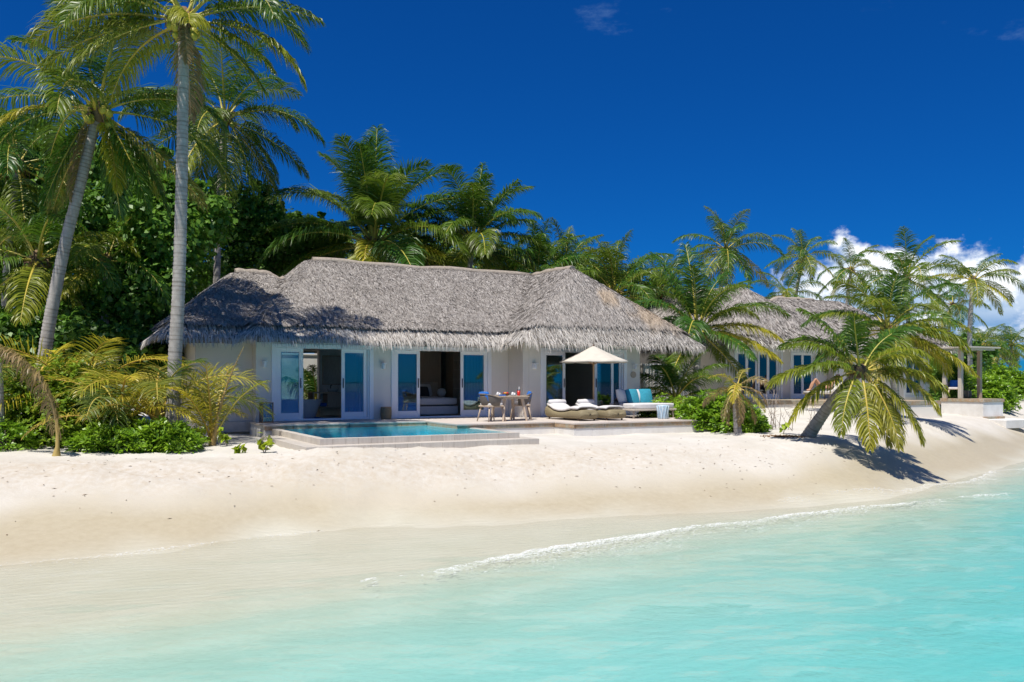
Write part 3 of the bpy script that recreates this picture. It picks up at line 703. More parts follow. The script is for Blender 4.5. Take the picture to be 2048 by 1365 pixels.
def tiles(a, b, axis, p0, p1, z0, z1, name='rim_tile', s=.30):
    n = max(1, round((b - a) / s))
    for i in range(n):
        s0 = a + (b - a) * i / n + .0025; s1 = a + (b - a) * (i + 1) / n - .0025; dz = random.uniform(-.003, .003)
        (MB().box(s0, s1, p0, p1, z0, z1 + dz) if axis == 'u' else MB().box(p0, p1, s0, s1, z0, z1 + dz)).build(name, MATS['pool_tile'], pool, .004)
tiles(-.43, 4.69, 'u', -6.60, -6.412, -.62, RZ); tiles(-6.41, -1.96, 'v', -.43, -.242, -.62, RZ); tiles(-6.41, -4.08, 'v', 4.502, 4.69, -.62, RZ)
tiles(-.85, 5.02, 'u', -7.02, -6.603, -.9, -.25, 'step_tile'); tiles(-6.60, -2.6, 'v', -.85, -.433, -.9, -.25, 'step_tile'); tiles(-6.60, -4.5, 'v', 4.693, 5.02, -.9, -.25, 'step_tile')
# ------------------------------------------------------------------ things on the terrace
def at_house(name, label, cat, u, v, z=0.0, rot=0.0, group=None):
    return thing(name, label, cat, H(u, v, z), HA + rot, group)
# dining table
tb = at_house('dining_table', 'small square teak dining table set for two on the terrace', 'table', 6.38, -2.9)
m = MB(); n = 7; w = .92 / n
for i in range(n): MB().box(-.46 + i * w + .003, -.46 + (i + 1) * w - .003, -.46, .46, .715, .75).build('table_slat', MATS['pale_teak'], tb, .004)
m.box(-.43, .43, -.43, .43, .66, .713); m.build('apron', MATS['pale_teak'], tb, .006)
for sx in (-1, 1):
    for sy in (-1, 1):
        MB().tube([(sx * .30, sy * .30, .66), (sx * .40, sy * .40, .0)], [.05, .032], 6, smooth=False).build('leg', MATS['pale_teak'], tb)
def armchair(label, u, v, rot):
    c = at_house('rope_armchair', label, 'chair', u, v, 0, rot, 'rope armchairs at the dining table')
    # seat
    MB().box(-.25, .25, -.24, .26, .40, .45).build('seat_frame', MATS['pale_teak'], c, .02)
    smooth_box('seat_cushion', MATS['white_fabric'], c, (0, 0, .475), (.23, .23, .035))
    # rope shell: half barrel open at the front (front is -y)
    n = 22; a = np.linspace(R(-20), R(200), n); V = []
    for k, (z, r) in enumerate(((.42, .27), (.55, .315), (.68, .34), (.76, .345))):
        for w_ in a:
            drop = 0 if k < 2 else -.10 * (k - 1) / 2 * (1 - max(0, math.sin(w_))) ** 1.2
            V.append((r * math.cos(w_), r * .92 * math.sin(w_), z + drop))
    V = np.array(V); i = np.arange(n - 1); F = np.concatenate([np.stack([i + k * n, i + 1 + k * n, i + 1 + (k + 1) * n, i + (k + 1) * n], -1) for k in range(3)])
    o = mesh_np('backrest', V, F, MATS['rope_weave'], c, smooth=True); o.modifiers.new('s', 'SOLIDIFY').thickness = .022
    MB().tube([tuple(p) for p in V[3 * n:]], .017, 6).build('top_rail', MATS['brown_rope'], c)
    for sx in (-1, 1):
        for sy in (-1, 1):
            MB().tube([(sx * .20, sy * .20, .41), (sx * .27, sy * .28, 0)], [.026, .017], 6).build('leg', MATS['pale_teak'], c)
    c.scale = (1.1, 1.1, 1.06)
    smooth_box('back_cushion', MATS['blue_fabric'], c, (0, .22, .66), (.20, .17, .05), (R(76), 0, 0), .5)
    return c
armchair('grey rope armchair at the dining table, beside the open bedroom door', 5.72, -3.05, R(90 + 8))
armchair('grey rope armchair at the dining table, nearer the rattan sunbeds', 7.05, -2.45, R(-90 - 25))
def on_table(name, label, cat, du, dv): return at_house(name, label, cat, 6.38 + du, -2.9 + dv, .75)
t_ = on_table('drink_glass', 'tall red drink with a straw on the dining table', 'drink', .28, -.12)
MB().lathe((0, 0, 0), [(.038, 0), (.045, .02), (.048, .15)], 14).build('juice', MATS['red_drink'], t_)
MB().lathe((0, 0, 0), [(.049, .152), (.053, .19)], 14).build('glass', MATS['glass'], t_)
MB().tube([(.0, 0, .05), (.02, .01, .27)], .006, 6).build('straw', MATS['white_frame'], t_)
t_ = on_table('drink_glass', 'orange drink beside the red one on the dining table', 'drink', .37, .02)
MB().lathe((0, 0, 0), [(.032, 0), (.038, .02), (.04, .11)], 14).build('juice', MATS['yellow_drink'], t_)
MB().lathe((0, 0, 0), [(.041, .112), (.044, .14)], 14).build('glass', MATS['glass'], t_)
for lab, du, dv in (('white plate with a napkin near the red drink on the dining table', .05, -.2), ('white plate at the far left of the dining table', -.27, .15)):
    t_ = on_table('plate', lab, 'plate', du, dv)
    MB().lathe((0, 0, 0), [(.06, 0), (.11, .012), (.13, .02), (.125, .022), (.06, .008)], 20).build('dish', MATS['ceramic'], t_)
    m = MB(); m.tube([(-.06, -.03, .02), (-.01, .02, .075), (.05, .03, .025)], [.03, .045, .02], 7); m.tube([(.0, -.05, .02), (.04, -.01, .06), (.08, .02, .02)], [.02, .035, .015], 7); m.build('napkin', MATS['white_fabric'], t_)
t_ = on_table('fruit_bowl', 'dark bowl with bread and fruit in the middle of the dining table', 'bowl', -.1, -.02)
MB().lathe((0, 0, 0), [(.05, 0), (.10, .03), (.13, .065), (.12, .065), (.09, .035)], 18).build('bowl', MATS['dark_wood'], t_)
for k in range(5):
    a = k * 1.256; MB().lathe((.05 * math.cos(a), .05 * math.sin(a), .045), [(.01, 0), (.032, .012), (.038, .035), (.026, .058), (.008, .064)], 9).build('fruit', MATS['yellow_drink' if k % 2 else 'red_drink'], t_)
t_ = on_table('folded_towel', 'folded blue cloth at the table edge by the left chair', 'cloth', -.33, -.22)
MB().box(-.09, .09, -.06, .06, 0, .012).box(-.088, .088, -.055, .058, .013, .026).box(-.086, .08, -.05, .05, .027, .04).build('cloth_fold', MATS['blue_fabric'], t_, .004)

# rattan sunbeds
def sunbed(label, u, v, L, rot=0.0):
    s = at_house('rattan_sunbed', label, 'sunbed', u, v, 0, rot, 'rattan sunbeds under the parasol')
    n = 22; prof = []
    W = .74
    ys = np.linspace(0, L, n)
    top = .33 - .075 * np.sin(np.clip((ys / L - .25) / .6, 0, 1) * np.pi) + .10 * sstep(.75 * L, L, ys)
    # body cross section: barrel sided, swept along y
    K = 20; V = []
    for j, y in enumerate(ys):
        e = 1 - .10 * (abs(2 * y / L - 1) ** 6)
        for k in range(K):
            w_ = 2 * math.pi * k / K; cx = math.copysign(abs(math.cos(w_)) ** .45, math.cos(w_)); cz = math.copysign(abs(math.sin(w_)) ** .6, math.sin(w_))
            zc = (top[j] + .05) / 2; hz = (top[j] - .05) / 2
            V.append((W / 2 * cx * e, y + .05 * (1 - abs(cz)) * (1 if j == n - 1 else (-1 if j == 0 else 0)), zc + hz * cz))
    V = np.array(V); i = np.arange(K); F = [np.stack([i + j * K, (i + 1) % K + j * K, (i + 1) % K + (j + 1) * K, i + (j + 1) * K], -1) for j in range(n - 1)]
    o = mesh_np('rattan_body', V, np.concatenate(F), MATS['wicker'], s, smooth=True)
    for yy, sg in ((0, -1), (L, 1)):
        c0 = 0 if sg < 0 else (n - 1) * K; zc = V[c0:c0 + K, 2].mean()
        Vc = []; 
        for rr, bl in ((1, .0), (.93, .035), (.75, .06), (.4, .075), (.05, .08)):
            for k in range(K): q = V[c0 + k]; Vc.append((q[0] * rr, q[1] + sg * bl, zc + (q[2] - zc) * rr))
        Fc = np.concatenate([np.stack([i + j * K, i + (j + 1) * K, (i + 1) % K + (j + 1) * K, (i + 1) % K + j * K] if sg > 0 else [i + j * K, (i + 1) % K + j * K, (i + 1) % K + (j + 1) * K, i + (j + 1) * K], -1) for j in range(4)])
        mesh_np('rattan_end', np.array(Vc), Fc, MATS['wicker'], s, smooth=True)
    MB().box(-.045, .045, -.088, -.07, .17, .21).build('grip_hole', MATS['black_metal'], s)
    for sx in (-.28, .28):
        for y in (.12, L - .15): MB().tube([(sx, y, 0), (sx, y, .09)], .025, 8).build('foot', MATS['dark_wood'], s)
    # mattress follows the dip
    V = []; nb = 9
    for y, z in zip(ys[1:-1], top[1:-1]):
        for k in range(nb):
            x = -1 + 2 * k / (nb - 1); V.append((x * .33, y, z + .012 + .055 * (1 - abs(x) ** 5)))
    nn = len(ys) - 2; F = grid_faces(nn, nb)[:, ::-1]
    o = mesh_np('mattress', np.array(V), F, MATS['white_fabric'], s, smooth=True); o.modifiers.new('s', 'SOLIDIFY').thickness = .05; o.modifiers['s'].offset = 1
    o = MB().tube([(-.32, L - .17, .51), (-.28, L - .17, .52), (0, L - .17, .525), (.28, L - .17, .52), (.32, L - .17, .51)], [.04, .085, .095, .085, .04], 14).build('bolster', MATS['white_fabric'], s)
    return s
sunbed('rounded rattan sunbed with white bolster left of the parasol pole', 8.38, -4.22, 1.95)
sunbed('rounded rattan sunbed partly shaded on the right, below the parasol', 9.33, -4.32, 1.85)
# parasol
ps = at_house('parasol', 'cream canvas parasol on a wooden pole above the sunbeds', 'parasol', 9.76, -2.45)
MB().tube([(0, 0, .06), (0, 0, 2.32)], .028, 12).build('pole', MATS['teak'], ps)
MB().box(-.25, .25, -.25, .25, 0, .07).build('base', MATS['deck_stone'], ps, .01)
MB().lathe((0, 0, 2.32), [(.02, 0), (.035, .02), (.012, .05), (.004, .09)], 10).build('finial', MATS['dark_wood'], ps)
K = 8; cv = []; Rr = 1.12; rings = 7
for j in range(rings + 1):
    s_ = j / rings
    for k in range(K * 4):
        a = 2 * math.pi * k / (K * 4); fac = math.cos(math.pi / K) / math.cos((a % (2 * math.pi / K)) - math.pi / K)
        f2 = 1 - (1 - fac) * 1.0
        sag = -.03 * math.sin(math.pi * s_) - .015 * s_ * math.sin(a * K / 2) ** 2
        cv.append((Rr * s_ * f2 * math.cos(a), Rr * s_ * f2 * math.sin(a), 2.34 - .50 * s_ ** 1.06 + sag))
for k in range(K * 4):
    q = cv[rings * K * 4 + k]; cv.append((q[0] * 1.003, q[1] * 1.003, q[2] - .045))
K4 = K * 4; i = np.arange(K4); F = np.concatenate([np.stack([i + j * K4, i + (j + 1) * K4, (i + 1) % K4 + (j + 1) * K4, (i + 1) % K4 + j * K4], -1) for j in range(rings + 1)])
o = mesh_np('canopy', np.array(cv), F, MATS['canvas'], ps, smooth=False); o.modifiers.new('s', 'SOLIDIFY').thickness = .004
for k in range(K):
    a = 2 * math.pi * k / K; o = MB().tube([(0, 0, 2.25), (Rr * .97 * math.cos(a), Rr * .97 * math.sin(a), 1.80)], .011, 5).build('rib', MATS['teak'], ps)
    MB().tube([(0, 0, 1.72), (Rr * .5 * math.cos(a), Rr * .5 * math.sin(a), 2.0)], .009, 5).build('strut', MATS['teak'], o)
# daybed
db = at_house('daybed', 'white cushioned outdoor daybed with teal pillows at the terrace end', 'daybed', 11.32, -2.95)
m = MB(); m.box(-.88, .88, -.72, .70, .24, .30); m.build('bed_frame', MATS['weathered_wood'], db, .015)
for sx in (-.78, .78):
    for sy in (-.62, .60): MB().tube([(sx, sy, .25), (sx * 1.03, sy * 1.03, 0)], [.035, .024], 8).build('leg', MATS['weathered_wood'], db)
smooth_box('seat_cushion', MATS['white_fabric'], db, (0, 0, .385), (.86, .70, .085))
a = np.linspace(R(10), R(190), 24); V = []
for z, r in ((.28, .86), (.5, .9), (.66, .9)):
    for w_ in a: V.append((r * math.cos(w_) - .05, .10 + .62 * math.sin(w_), z - .16 * (1 - math.sin(w_)) * (z > .4)))
n = 24; i = np.arange(n - 1); F = np.concatenate([np.stack([i + k * n, i + 1 + k * n, i + 1 + (k + 1) * n, i + (k + 1) * n], -1) for k in range(2)])
o = mesh_np('backrest', np.array(V), F, MATS['rope_weave'], db, smooth=True); o.modifiers.new('s', 'SOLIDIFY').thickness = .04
def pillow(mat, label, x, y, z, w, rot, tilt):
    p = H(11.32, -2.95); q = Matrix.Rotation(HA, 3, 'Z') @ Vector((x, y, z)); e = thing('pillow', label, 'pillow', p + q, HA + rot, 'pillows on the daybed')
    smooth_box('pillow_case', MATS[mat], e, (0, 0, 0), (w, w, .06), (R(90 - tilt), 0, 0), .7); return e
pillow('white_fabric', 'white pillow leaning at the left end of the daybed', -.66, .28, .70, .23, R(38), 14)
pillow('white_fabric', 'second white pillow overlapping the left teal pillow', -.46, .42, .69, .22, R(14), 16)
pillow('teal_fabric', 'teal pillow on the left half of the daybed', -.12, .34, .69, .245, R(6), 20)
pillow('white_fabric', 'white pillow between the two teal pillows', .16, .47, .69, .23, 0, 14)
pillow('teal_fabric', 'teal pillow at the right end of the daybed', .46, .40, .69, .245, R(-6), 18)
# stool, lantern, basket
st = at_house('ceramic_stool', 'blue and white streaked garden stool at the daybed corner', 'stool', 11.32, -4.05)
K = 20; prof = [(.155, 0), (.165, .03), (.16, .12), (.165, .26), (.195, .38), (.20, .42), (.17, .44), (.02, .435)]
MB().lathe((0, 0, 0), prof, K).build('stool_body', MATS['blue_glaze'], st)
for k in range(11):
    w_ = 2 * math.pi * k / 11; MB().tube([(.165 * math.cos(w_), .165 * math.sin(w_), .02), (.168 * math.cos(w_), .168 * math.sin(w_), .24), (.20 * math.cos(w_), .20 * math.sin(w_), .41)], [.018, .02, .014], 6).build('flute', MATS['blue_glaze'], st)
ln = at_house('lantern', 'bronze framed glass lantern with leather strap by the bathroom door', 'lantern', -.30, -.70, 0, R(8))
m = MB()
for sx in (-.15, .15):
    for sy in (-.12, .12): m.box(sx - .011, sx + .011, sy - .011, sy + .011, .02, .56)
m.box(-.17, .17, -.14, .14, 0, .02); m.box(-.165, .165, -.135, -.11, .56, .58); m.box(-.165, .165, .11, .135, .56, .58); m.box(-.165, -.14, -.108, .108, .56, .58); m.box(.14, .165, -.108, .108, .56, .58)
m.build('lantern_frame', MATS['bronze'], ln, .003)
for y in (-.118, .114): MB().box(-.139, .139, y, y + .004, .021, .559).build('pane', MATS['glass'], ln)
for x in (-.148, .144): MB().box(x, x + .004, -.108, .108, .021, .559).build('pane', MATS['glass'], ln)
MB().tube([(.05, 0, .57), (-.02, -.02, .53), (-.12, -.04, .46), (-.20, -.04, .40), (-.235, -.03, .39), (-.22, -.02, .44), (-.12, .0, .52), (.0, .02, .59)], .013, 6).build('strap', MATS['black_metal'], ln)
MB().lathe((0, 0, .02), [(.05, 0), (.05, .17), (.04, .18), (.004, .178)], 14).build('candle', MATS['ceramic'], ln)
bk = at_house('wicker_basket', 'round brown wicker basket between the two left doors', 'basket', 3.46, -.27)
prof = [(.15, 0)]
for k in range(14): prof += [(.152 + .022 * math.sin(k / 13 * 2.6) + .007, k * .026 + .006), (.152 + .022 * math.sin(k / 13 * 2.6) - .003, k * .026 + .019)]
prof += [(.165, .375), (.14, .375), (.13, .30)]
MB().lathe((0, 0, 0), prof, 22).build('basket_body', MATS['wicker'], bk)
MB().lathe((0, 0, .365), [(.16, 0), (.172, .012), (.16, .024), (.145, .02)], 22).build('rim', MATS['teak'], bk)

# ------------------------------------------------------------------ interior
bt = at_house('bathtub', 'freestanding white bathtub behind the left sliding door', 'bathtub', 1.15, 1.7, .004)
MB().lathe((0, 0, 0), [(.28, 0), (.32, .04), (.36, .30), (.43, .58), (.44, .60), (.40, .60), (.34, .30), (.28, .10)], 32, 2.0, 1.0).build('tub', MATS['ceramic'], bt)
MB().box(-.75, .75, -.5, .5, -.002, .015).build('bath_mat', MATS['blue_fabric'], bt)
vn = at_house('vanity_cabinet', 'pale wooden vanity cabinet with open shelf and basin in the bathroom', 'cabinet', 2.72, 2.6, .004)
m = MB(); m.box(-.85, .6, -.3, .3, .78, .82); m.box(-.85, -.80, -.3, .3, .30, .78); m.box(-.35, .6, -.28, .3, .30, .779); m.box(-.80, -.35, -.3, .3, .30, .34); m.build('cabinet', MATS['pale_teak'], vn, .004)
MB().box(-.80, -.35, -.2, .29, .342, .46).build('towel', MATS['blue_fabric'], vn, .03)
MB().lathe((-.1, 0, .82), [(.14, 0), (.2, .10), (.21, .12), (.19, .12), (.12, .02)], 20).build('basin', MATS['ceramic'], vn)
for x in (-.8, .55):
    for y in (-.25, .25): MB().tube([(x, y, 0), (x, y, .30)], .025, 6).build('leg', MATS['dark_wood'], vn)
MB().tube([(-.1, .22, .82), (-.1, .22, 1.04), (-.1, .08, 1.05)], .014, 6).build('tap', MATS['black_metal'], vn)
mi = at_house('wall_mirror', 'tall framed mirror on the bathroom screen', 'mirror', 2.98, 3.58, 1.1)
MB().box(-.4, .3, -.012, 0, 0, .95).build('mirror_glass', MATS['mirror'], mi); m = MB(); m.box(-.43, -.402, -.03, .0, -.03, .98); m.box(.302, .33, -.03, 0, -.03, .98); m.box(-.402, .302, -.03, 0, -.03, -.002); m.box(-.402, .302, -.03, 0, .952, .98); m.build('frame', MATS['pale_teak'], mi)
bd = at_house('bed', 'double bed with white linen seen through the middle door', 'bed', 5.55, 2.15, .004)
m = MB(); m.box(-1.0, 1.0, -1.1, 1.1, .06, .34); m.build('bed_base', MATS['white_fabric'], bd, .02)
smooth_box('mattress', MATS['white_fabric'], bd, (0, 0, .50), (1.03, 1.13, .15), puff=.06)
MB().box(-1.15, 1.25, 1.16, 1.24, .0, 1.15).build('headboard', MATS['pale_teak'], bd, .02)
for x, mt, yy, zz in ((-.5, 'white_fabric', .9, .86), (.5, 'white_fabric', .9, .86), (-.3, 'dark_fabric', .68, .80), (.4, 'dark_fabric', .68, .80)):
    smooth_box('bed_pillow', MATS[mt], bd, (x, yy, zz), (.36 if mt == 'white_fabric' else .26, .24 if mt == 'white_fabric' else .2, .08), (R(62), 0, 0), .6)
nl = at_house('bedside_lamp', 'round white lamp beside the bed', 'lamp', 6.75, 2.9, .004)
MB().lathe((0, 0, 0), [(.2, 0), (.2, .04), (.05, .06), (.03, .62)], 14).build('lamp_stand', MATS['dark_wood'], nl)
MB().lathe((0, 0, .62), [(.03, 0), (.12, .04), (.165, .13), (.165, .19), (.12, .28), (.04, .31)], 18).build('lamp_globe', MATS['lamp_glass'], nl)
fn = at_house('ceiling_fan', 'dark ceiling fan inside the bedroom', 'fan', 5.2, 1.3, 2.30)
MB().lathe((0, 0, -.05), [(.04, 0), (.11, .03), (.11, .10), (.03, .13)], 14).tube([(0, 0, .08), (0, 0, .46)], .02, 8).build('motor', MATS['black_metal'], fn)
for k in range(4):
    a = k * math.pi / 2 + .3; M_ = Matrix.Rotation(a, 3, 'Z') @ Matrix.Rotation(R(12), 3, 'X'); MB().obox(M_ @ Vector((.4, 0, 0)), (.3, .07, .006), M_).build('blade', MATS['dark_wood'], fn)
sf = at_house('living_sofa', 'low grey sofa inside the living room', 'sofa', 10.3, 2.6, .004)
MB().box(-1.1, 1.1, -.45, .45, .08, .36).build('sofa_base', MATS['dark_fabric'], sf, .03)
smooth_box('seat_cushion', MATS['grey_fabric'], sf, (0, -.05, .44), (1.05, .40, .08), puff=.1); smooth_box('back_cushion', MATS['grey_fabric'], sf, (0, .36, .66), (1.05, .12, .24))
for sx in (-1, 1): MB().box(min(sx * 1.1, sx * 1.24), max(sx * 1.1, sx * 1.24), -.45, .45, .08, .62).build('arm', MATS['dark_fabric'], sf, .03)
for k, u in enumerate((9.35, 9.85)):
    lc = at_house('lounge_chair', ['light armchair just inside the right door, left one', 'light armchair just inside the right door, right one'][k], 'chair', u, .6, .004, R(150))
    smooth_box('seat', MATS['grey_fabric'], lc, (0, 0, .36), (.26, .26, .07)); smooth_box('back', MATS['grey_fabric'], lc, (0, .25, .60), (.25, .06, .2), (R(-12), 0, 0), .2)
    for sx in (-.22, .22):
        for sy in (-.2, .2): MB().tube([(sx, sy, .3), (sx * 1.15, sy * 1.15, 0)], [.022, .014], 6).build('leg', MATS['teak'], lc)
gw = thing('garden_wall', 'white courtyard wall behind the bathroom window', 'wall', H(.6, 9.2, -.5), HA)
MB().box(.3, 5.5, 0, .2, 0, 2.75).build('wall_face', MATS['white_plaster'], gw, .01); MB().box(.25, 5.55, -.04, .24, 2.752, 2.83).build('coping', MATS['white_plaster'], gw, .01)
lp = thing('garden_post', 'low sunlit white post at the left villa corner', 'post', H(-2.02, -.55, -.42), HA)
MB().box(-.12, .12, -.12, .12, 0, .62).build('shaft', MATS['white_plaster'], lp, .01); MB().box(-.14, .14, -.14, .14, .622, .66).build('cap', MATS['white_plaster'], lp, .008)

gw2 = thing('garden_wall', 'white garden wall glimpsed between the palms right of the villa', 'wall', P(1330, 800, 34.5) * 1.0, HA)
gw2.location.z = 1.1
MB().box(-1.1, 1.2, 0, .2, 0, 2.3).build('wall_face', MATS['white_plaster'], gw2, .01); MB().box(-1.14, 1.24, -.04, .24, 2.302, 2.38).build('coping', MATS['white_plaster'], gw2, .01)
# ------------------------------------------------------------------ the neighbouring villa
V2 = Vector((21.8, 39.0, 1.95))
def H2(u, v, z=0.0): return Vector((V2.x + u * math.cos(HA) - v * math.sin(HA), V2.y + u * math.sin(HA) + v * math.cos(HA), V2.z + z))
vb = thing('beach_villa', 'neighbouring thatched villa half hidden behind the leaning palm', 'villa', V2, HA)
def bx2(name, mat, *boxes, bev=.012):
    m = MB()
    for b_ in boxes: m.box(*b_)
    return m.build(name, MATS[mat], vb, bev)
bx2('front_wall', 'plaster', (-11.4, -10.9, 4.7, 4.92, -.9, 2.9), (-7.9, -7.4, 4.7, 4.92, -.9, 2.9), (-5.6, -4.9, 4.7, 4.92, -.9, 2.9), (-10.9, -7.9, 4.7, 4.92, 2.3, 2.9), (-7.4, -5.6, 4.7, 4.92, 2.3, 2.9), (-10.9, -7.9, 4.71, 4.92, -.9, 0), (-7.4, -5.6, 4.71, 4.92, -.9, 0))
bx2('side_wall', 'plaster', (-11.4, -11.18, 4.922, 14, -.9, 2.9))
bx2('right_wall', 'plaster', (-4.9, -4.68, 4.3, 9, -.9, 2.9), (-4.68, .2, 4.3, 4.52, -.9, 2.9), (1.9, 2.3, 4.3, 4.52, -.9, 2.9), (.2, 1.9, 4.3, 4.52, 2.3, 2.9), (.2, 1.9, 4.31, 4.52, -.9, 0), (2.08, 2.3, 4.522, 11, -.9, 2.9))
bx2('back_wall', 'inner_wall', (-11.17, -4.92, 8.4, 8.5, 0, 2.85), (-4.67, 2.07, 7.6, 7.7, 0, 2.85))
bx2('interior_floor', 'floor_tile', (-11.17, -4.92, 4.93, 8.39, -.3, .0), (-4.67, 2.07, 4.53, 7.59, -.3, .0))
for (u0, u1, v) in ((-10.9, -7.9, 4.7), (-7.4, -5.6, 4.7), (.2, 1.9, 4.3)):
    door_casing(vb, u0, u1, v, 2.3); n = 4 if u1 - u0 > 2.5 else 2; w = (u1 - u0 - .36) / n
    for i in range(n): sliding_leaf(vb, u0 + .18 + i * w, u0 + .18 + (i + 1) * w - .004, v + .04 + .055 * (i % 2), .058, Z1)
curtain(vb, -7.2, -5.8, 5.1, .02, 2.6); curtain(vb, .4, 1.2, 4.7, .02, 2.6)
ROOF2 = Roof([dict(rect=(-12.6, -4.4, 3.4, 17.0), slope=(.73, .73, .95, .8), ze=2.45, zr=5.42), dict(rect=(-9.0, 3.4, 3.2, 12.4), slope=(.7, .68, .62, .62), ze=2.45, zr=5.10)])
build_roof(vb, ROOF2, 64000, 12000, step=.2, sw=.026, slen=.30, seed=8, vis=lambda u, v: (v < 9.5) | (u < -8.4))
ridge_cap(vb, ROOF2, [((-8.5, 6.7), (-8.5, 16)), ((-6.0, 7.8), (-2.4, 7.8))], seed=4)
d2 = thing('villa_terrace', 'pale raised terrace in front of the neighbouring villa', 'terrace', V2, HA)
m = MB(); m.box(-9.3, -4.6, -1.0, 4.69, -1.2, -.17); m.box(-12.2, -9.302, 2.4, 4.69, -1.2, -.17); m.build('plinth', MATS['plaster'], d2, .012)
m = MB(); m.box(-9.33, -4.57, -1.03, 4.69, -.168, 0); m.box(-12.23, -9.332, 2.37, 4.69, -.168, 0); m.build('deck_slab', MATS['stained_stone'], d2, .01)
pg = thing('pergola_terrace', 'white plinth terrace with a flat pergola right of the neighbouring villa', 'pergola', V2, HA)
m = MB(); m.box(0, 1.55, 0, 2.1, -1.3, -.15); m.build('plinth', MATS['white_plaster'], pg, .012)
MB().box(-.04, 1.59, -.04, 2.14, -.148, 0).build('deck_slab', MATS['stained_stone'], pg, .01)
MB().box(-.05, 1.60, -.06, 0, -1.3, -.82).build('stone_course', MATS['stained_stone'], pg, .01)
MB().box(-.3, 2.2, -1.25, -.065, -1.3, -.93).build('entry_step', MATS['white_plaster'], pg, .012)
for (u, v) in ((.14, 1.2), (1.3, 1.0), (.14, 2.0), (1.42, 2.0)): MB().box(u - .085, u + .085, v - .085, v + .085, 0, 2.29).build('post', MATS['weathered_wood'] if u < 1 else MATS['wood_panel'], pg, .008)
m = MB(); m.box(-.5, 1.85, .3, 2.5, 2.38, 2.45); m.build('roof_slab', MATS['weathered_wood'], pg, .01)
for v in (.6, 1.2, 2.0): MB().box(-.45, 1.8, v - .05, v + .05, 2.292, 2.378).build('beam', MATS['weathered_wood'], pg, .006)
def chair2(label, u, v, rot):
    c = armchair(label, 0, 0, 0); c.location = H2(u, v, 0); c.rotation_euler = (0, 0, HA + rot); return c
c_ = chair2('dark rope armchair under the pergola of the neighbouring villa', .32, 1.62, R(-60))
c_['group'] = 'chairs under the pergola'
pt = thing('plant_basket', 'striped basket planter on the pergola terrace', 'planter', H2(1.25, 1.65), HA)
MB().lathe((0, 0, 0), [(.2, 0), (.24, .1), (.25, .25), (.22, .38), (.19, .38), (.18, .30)], 18).build('pot', MATS['wicker'], pt)
for k in range(9):
    w_ = k * 2 * math.pi / 9; MB().tube([(.205 * math.cos(w_), .205 * math.sin(w_), .01), (.252 * math.cos(w_), .252 * math.sin(w_), .2), (.225 * math.cos(w_), .225 * math.sin(w_), .37)], .02, 6).build('cane', MATS['pale_teak'], pt)
# lounger with a person
lx = P(1616, 783, 38.0); lx.z = V2.z
lg = thing('wooden_lounger', 'white cushioned lounger behind the leaning palm fronds', 'lounger', lx, R(4))
MB().box(-.1, 1.0, -.33, .33, .24, .29).build('frame', MATS['weathered_wood'], lg, .01)
for sx in (0, .9):
    for sy in (-.27, .27): MB().tube([(sx, sy, 0), (sx, sy, .24)], .03, 6).build('leg', MATS['weathered_wood'], lg)
smooth_box('cushion', MATS['white_fabric'], lg, (.4, 0, .335), (.52, .32, .045))
Mr = Matrix.Rotation(R(-32), 3, 'Y'); MB().obox((1.26, 0, .48), (.38, .33, .025), Mr).build('back_frame', MATS['weathered_wood'], lg, .01)
smooth_box('back_cushion', MATS['white_fabric'], lg, (1.25, 0, .545), (.38, .32, .04), (0, R(-32), 0))
pe = thing('person', 'person in dark shorts lying on a lounger with both knees raised', 'person', lx + Vector((0, 0, .38)), R(4))
def skin_mesh(name, verts, edges, radii, mat, parent, root=0, sub=2):
    me = bpy.data.meshes.new(name); me.from_pydata(verts, edges, []); me.materials.append(mat)
    o = bpy.data.objects.new(name, me); COL.objects.link(o); o.parent = parent
    sm = o.modifiers.new('skin', 'SKIN'); sm.use_smooth_shade = True
    for i, r_ in enumerate(radii):
        sv = me.skin_vertices[0].data[i]; sv.radius = r_ if isinstance(r_, tuple) else (r_, r_); sv.use_root = (i == root)
    s_ = o.modifiers.new('sub', 'SUBSURF'); s_.levels = sub; s_.render_levels = sub
    return o
vv = [(.62, 0, .12)]; rr = [(.14, .11)]; ee = []
def add(p, r_, fr): vv.append(p); rr.append(r_); ee.append((fr, len(vv) - 1)); return len(vv) - 1
sp = add((.80, 0, .17), (.13, .10), 0); ch = add((1.02, 0, .30), (.15, .11), sp); nk = add((1.22, 0, .45), .06, ch); hd = add((1.29, 0, .53), .075, nk); hd2 = add((1.36, 0, .64), .095, hd); add((1.39, 0, .71), .07, hd2)
add((1.285, 0, .655), .02, hd2)
for s_, kx in ((-1, .0), (1, .09)):
    hp = add((.58, s_ * .10, .13), .10, 0); kn = add((.30 + kx, s_ * .13, .56 - kx * .8), .062, hp); cf = add((.17 + kx * .6, s_ * .13, .33), .056, kn); an = add((.08 + kx * .4, s_ * .12, .07), .038, cf); add((-.06 + kx * .4, s_ * .125, .04), .036, an); 
    sh = add((1.08, s_ * .17, .34), .062, ch); el_ = add((.92, s_ * .29, .17), .045, sh); wr = add((.72, s_ * .24, .16), .032, el_); hn = add((.65, s_ * .22, .165), .036, wr)
    for f in range(4): f1 = add((.595, s_ * (.195 + .018 * f), .165 + .004 * (f % 2)), .010, hn); add((.555 + .006 * abs(f - 1), s_ * (.19 + .018 * f), .15), .008, f1)
    th = add((.635, s_ * .185, .155), .011, hn); add((.60, s_ * .17, .145), .009, th)
body = skin_mesh('body', vv, ee, rr, MATS['skin'], pe)
